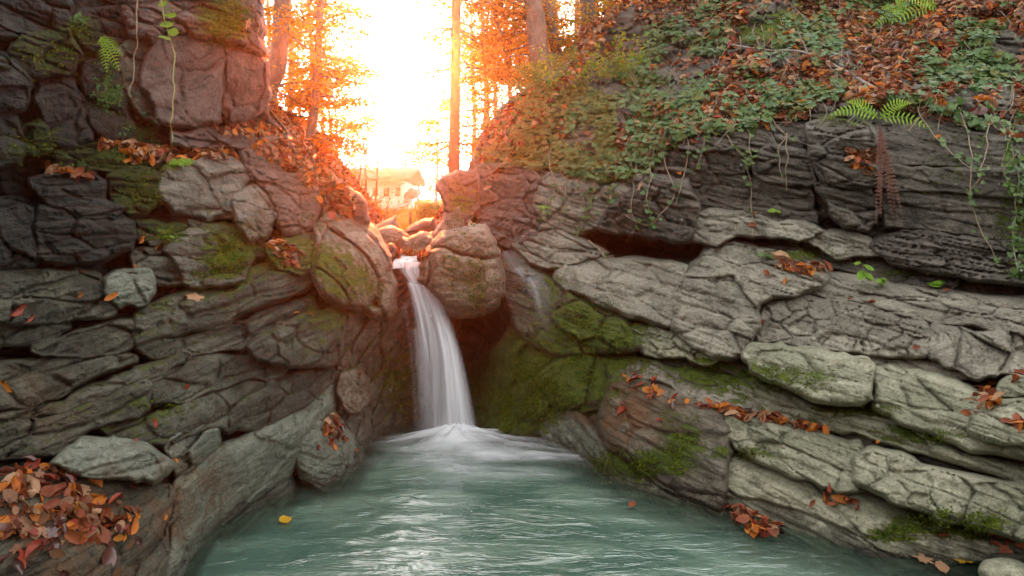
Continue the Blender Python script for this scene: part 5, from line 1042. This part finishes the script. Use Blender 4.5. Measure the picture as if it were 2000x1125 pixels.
# ------------------------------------------------------------------ single fallen leaves, counted one by one
LEAFMESH = {}
def leafmesh(sh, mk):
    if (sh, mk) not in LEAFMESH:
        V, F = SH[sh]; me = bpy.data.meshes.new("fallen_leaf"); me.from_pydata([tuple(v) for v in V], [], [tuple(f) for f in F]); me.materials.append(LM[mk] if mk in LM else mk)
        for p in me.polygons: p.use_smooth = True
        LEAFMESH[(sh, mk)] = me
    return LEAFMESH[(sh, mk)]
from mathutils import Matrix
def drop(px, py, size, sh, mk, label, group=None, lift=.01, tilt=.35, yaw=None, n=None, z=None):
    p, nr = surf(np.array([px]), np.array([py])); p, nr = p[0], nr[0]
    if z is not None: p = un(px, py, (H-z)*FPX/(py-HZ)); nr = np.array([0, 0, 1.])
    if n is not None: nr = np.array(n, float)
    nr = nr+rng.normal(0, tilt, 3); nr[1] -= .1
    a, b, c = frames(nr[None], np.array([rng.uniform(0, 6.28) if yaw is None else yaw])); a, b, c = a[0], b[0], c[0]
    q = p+c*lift
    o = bpy.data.objects.new("fallen_leaf", leafmesh(sh, mk)); COL.objects.link(o)
    M = Matrix(((a[0], b[0], c[0], q[0]), (a[1], b[1], c[1], q[1]), (a[2], b[2], c[2], q[2]), (0, 0, 0, 1)))
    o.matrix_world = M @ Matrix.Diagonal((size, size*rng.uniform(.8, 1.1), size, 1))
    tagit(o, label, "leaf", group); return o
def heap(poly, n, size, mk, pr, label, group, lift=.03, shapes=('beech', 'curl', 'curl', 'roll', 'roll', 'maple')):
    x, y = sample(poly, n)
    for a, b in zip(x, y): drop(a, b, size*rng.uniform(.75, 1.25), shapes[rng.integers(len(shapes))], mk[rng.choice(len(mk), p=pr)], label, group, lift*rng.uniform(.2, 1.3), .45)
heap([(0,930),(60,910),(110,935),(160,955),(250,985),(275,1010),(262,1050),(200,1060),(110,1075),(0,1060)], 72, .062, ['rust', 'orange', 'brown', 'dark', 'red'], [.34, .08, .22, .22, .14], "russet leaf in the big heap on the bottom left rock", "leaves heaped on the bottom left rock", .05)
heap([(60,905),(110,915),(130,935),(90,930)], 6, .06, ['rust', 'orange'], [.6, .4], "curled leaf by the left tip of the pale lens slab", "leaves by the tip of the lens slab")
heap([(0,1060),(250,1060),(230,1125),(0,1125)], 8, .075, ['dark', 'red', 'brown'], [.6, .2, .2], "dark wet leaf stuck to the rock below the big heap", "wet leaves below the big heap", .01)
heap([(618,830),(650,808),(668,840),(672,868),(640,862)], 18, .065, ['rust', 'dark', 'red', 'orange'], [.4, .2, .25, .15], "wet red brown leaf heaped on the sloped slab at the pool", "leaves on the sloped slab", .03)
heap([(1215,738),(1275,735),(1300,770),(1360,790),(1365,802),(1290,790),(1245,765)], 22, .07, ['rust', 'orange', 'red', 'dark'], [.35, .35, .22, .08], "orange red leaf at the wide left end of the leaf line on the shelf", "leaves at the left end of the leaf line", .02)
heap([(1355,792),(1420,797),(1500,812),(1620,838),(1618,850),(1500,828),(1420,812),(1360,803)], 40, .065, ['rust', 'orange', 'red', 'brown'], [.42, .25, .23, .1], "rusty leaf in the long line along the mossy shelf", "leaves in the long line on the shelf", .03)
heap([(1412,998),(1450,995),(1500,1020),(1545,1042),(1490,1048),(1440,1035)], 22, .068, ['rust', 'orange', 'red', 'dark'], [.4, .2, .25, .15], "wet leaf in the heap at the right waterline", "leaves heaped at the right waterline", .035)
heap([(1605,955),(1660,955),(1668,975),(1640,1000),(1605,985)], 9, .075, ['rust', 'red', 'orange'], [.6, .25, .15], "leaf in the star shaped cluster on the pale green bed", "leaves clustered on the pale green bed", .03)
heap([(1890,765),(1945,745),(1965,790),(1935,815),(1888,818)], 16, .075, ['rust', 'tan', 'orange'], [.6, .2, .2], "dry leaf in the clump on the rounded pale block", "leaves clumped on the rounded pale block", .04)
heap([(1965,825),(2005,815),(2020,845),(1970,842)], 8, .07, ['rust', 'orange'], [.7, .3], "dry leaf in the clump at the right edge", "leaves clumped at the right edge", .04)
heap([(1940,1062),(1990,1060),(2015,1080),(1945,1082)], 8, .07, ['rust', 'red'], [.7, .3], "rusty leaf piled on the veined dark block", "leaves piled on the veined block", .04)
heap([(1970,730),(2000,735),(2000,748),(1975,745)], 3, .07, ['rust'], [1.], "rusty leaf on the small pale block at the right edge", "leaves on the small pale block")
ONE = [(82,1003,.105,'beech','orange',"large flat orange leaf lying on top of the big heap"),(150,1000,.06,'curl','yellow',"bright yellow leaf in the middle of the big heap"),(176,948,.085,'curl','orange',"upright orange red leaf at the top of the big heap"),(229,1048,.05,'beech','orange',"small orange leaf below the right end of the big heap"),(208,1092,.1,'beech','dark',"glossy dark red leaf at the foot of the bottom left rock"),(316,1010,.035,'curl','orange',"tiny orange leaf on the smooth flank"),(268,952,.05,'curl','dark',"dark curled leaf under the lens slab"),(337,904,.03,'curl','orange',"tiny orange leaf between the two pale slabs"),(262,866,.04,'roll','red',"red leaf tip on the lens slab"),
 (14,750,.075,'curl','orange',"orange leaf at the left edge on the broad brown bed"),(24,602,.08,'curl','red',"dark red curled leaf at the left edge"),(52,620,.045,'curl','red',"small red leaf beside the dark red curled leaf"),(130,518,.05,'curl','orange',"curled orange leaf on top of the wet dark bed"),(150,522,.05,'roll','orange',"second curled orange leaf on top of the wet dark bed"),(152,572,.035,'curl','orange',"small orange leaf left of the pale faceted block"),(215,578,.075,'roll','orange',"rolled orange leaf wedged beside the pale faceted block"),(268,465,.055,'curl','orange',"orange leaf under the mossy slab"),(310,490,.06,'curl','rust',"rust leaf beside the rounded mossy block"),(296,828,.05,'curl','red',"red curled leaf above the lens slab"),(358,750,.05,'curl','red',"red leaf on the wrinkled bed"),(605,618,.045,'roll','orange',"small orange leaf on the rounded end block"),(580,615,.04,'roll','orange',"narrow orange leaf left of the rounded end block top"),(260,528,.04,'curl','orange',"small orange leaf on the pale faceted block top"),
 (382,586,.14,'maple','tan',"pale green maple leaf lying on the dark bed"),(480,48,.13,'maple','tan',"pale dry maple leaf on the mossy cap rock"),(385,292,.11,'maple','tan',"big pale leaf on the leafy left shelf"),
 (652,875,.05,'beech','orange',"orange leaf below the heap on the sloped slab"),(693,879,.035,'beech','rust',"small brown leaf at the right edge of the sloped slab"),(620,874,.045,'beech','dark',"dark leaf at the left of the sloped slab"),
 (1220,808,.10,'curl','red',"red orange leaf hanging on the brown mossy bulge"),(1290,825,.045,'curl','red',"small red leaf under the leaf line"),(1385,784,.06,'roll','orange',"orange leaf above the leaf line"),(1712,872,.05,'curl','orange',"orange leaf alone on the upright bed"),(1590,985,.05,'curl','rust',"rust leaf left of the star shaped cluster"),(1680,998,.045,'curl','rust',"rust leaf right of the star shaped cluster"),(1840,1032,.06,'curl','rust',"rust leaf on the green moss near the right waterline"),
 (1522,512,.16,'curl','tan',"large pale curled leaf with an orange inside on the grey ledge"),(1498,536,.07,'curl','rust',"rust leaf left of the seedlings"),(1534,553,.05,'curl','orange',"small orange leaf on the front of the grey ledge"),(1660,588,.05,'roll','rust',"small rust leaf standing in a crack of the jointed face"),(1705,596,.06,'curl','rust',"rust leaf on the lip of the jointed face"),(1850,572,.06,'roll','rust',"narrow rust leaf at the back of the grey bed"),(1792,680,.05,'roll','rust',"rust leaf in the crack above the pale slab"),(1891,641,.045,'curl','rust',"rust leaf on the tilted slabs at the right edge"),(1482,628,.05,'curl','rust',"rust leaf left of the jointed face"),
 (1472,425,.09,'curl','tan',"tan leaf caught on the long woody vine"),(1470,440,.07,'roll','rust',"rust leaf below the tan one on the woody vine"),(1354,240,.07,'curl','tan',"tan leaf hanging at the top left of the wall"),(1328,340,.08,'roll','orange',"orange leaf caught on the slack ivy strand"),(1360,275,.08,'curl','rust',"rust leaf caught on the short ivy strand"),(1252,368,.11,'maple','tan',"withered grey leaf hanging on the ivy over the hollow"),(1305,505,.05,'curl','rust',"rust leaf lying in front of the dark hollow"),(1262,527,.045,'roll','rust',"rust leaf on top of the upright grey face"),
 (1830,272,.06,'curl','orange',"orange leaf on the slanting vine right of the fern"),(985,520,.05,'curl','orange',"orange leaf beside the wet rock film"),(905,1015,.0,'','',"")]
for px, py, sz, sh, mk, lb in ONE:
    if sz > 0: drop(px, py, sz, sh, mk, lb, None, .015, .25)
for px, py, sz, sh, mk, lb in [(1800,1094,.13,'maple','tan',"pale tan maple leaf floating at the right edge of the pool"),(1880,1098,.14,'maple','yellow',"bright yellow maple leaf at the right waterline"),(1905,1085,.09,'maple','yellow',"smaller yellow leaf standing behind the bright one"),(1840,1112,.1,'beech','tan',"tan leaf half sunk in the water by the corner stone"),(557,1018,.1,'beech','yellow',"yellow brown leaf drifting at the left side of the pool"),(1235,988,.08,'beech','rust',"brown leaf drifting at the right side of the pool")]:
    drop(px, py, sz, sh, mk, lb, None, .012, .06, z=.012)
# ------------------------------------------------------------------ air
bpy.ops.mesh.primitive_cube_add(size=1)
hz = bpy.context.object; hz.name = "haze"; hz.data.name = "haze"
hz.location = (0, 76, 6.5); hz.scale = (210, 200, 17.0); hz["kind"] = "stuff"
m, nt, out = newmat("haze air")
pv = N(nt, "VolumePrincipled"); pv.inputs['Color'].default_value = (1.0, .86, .72, 1); pv.inputs['Density'].default_value = HAZE[0]; pv.inputs['Anisotropy'].default_value = HAZE[1]
nt.links.new(pv.outputs[0], out.inputs['Volume']); hz.data.materials.append(m)
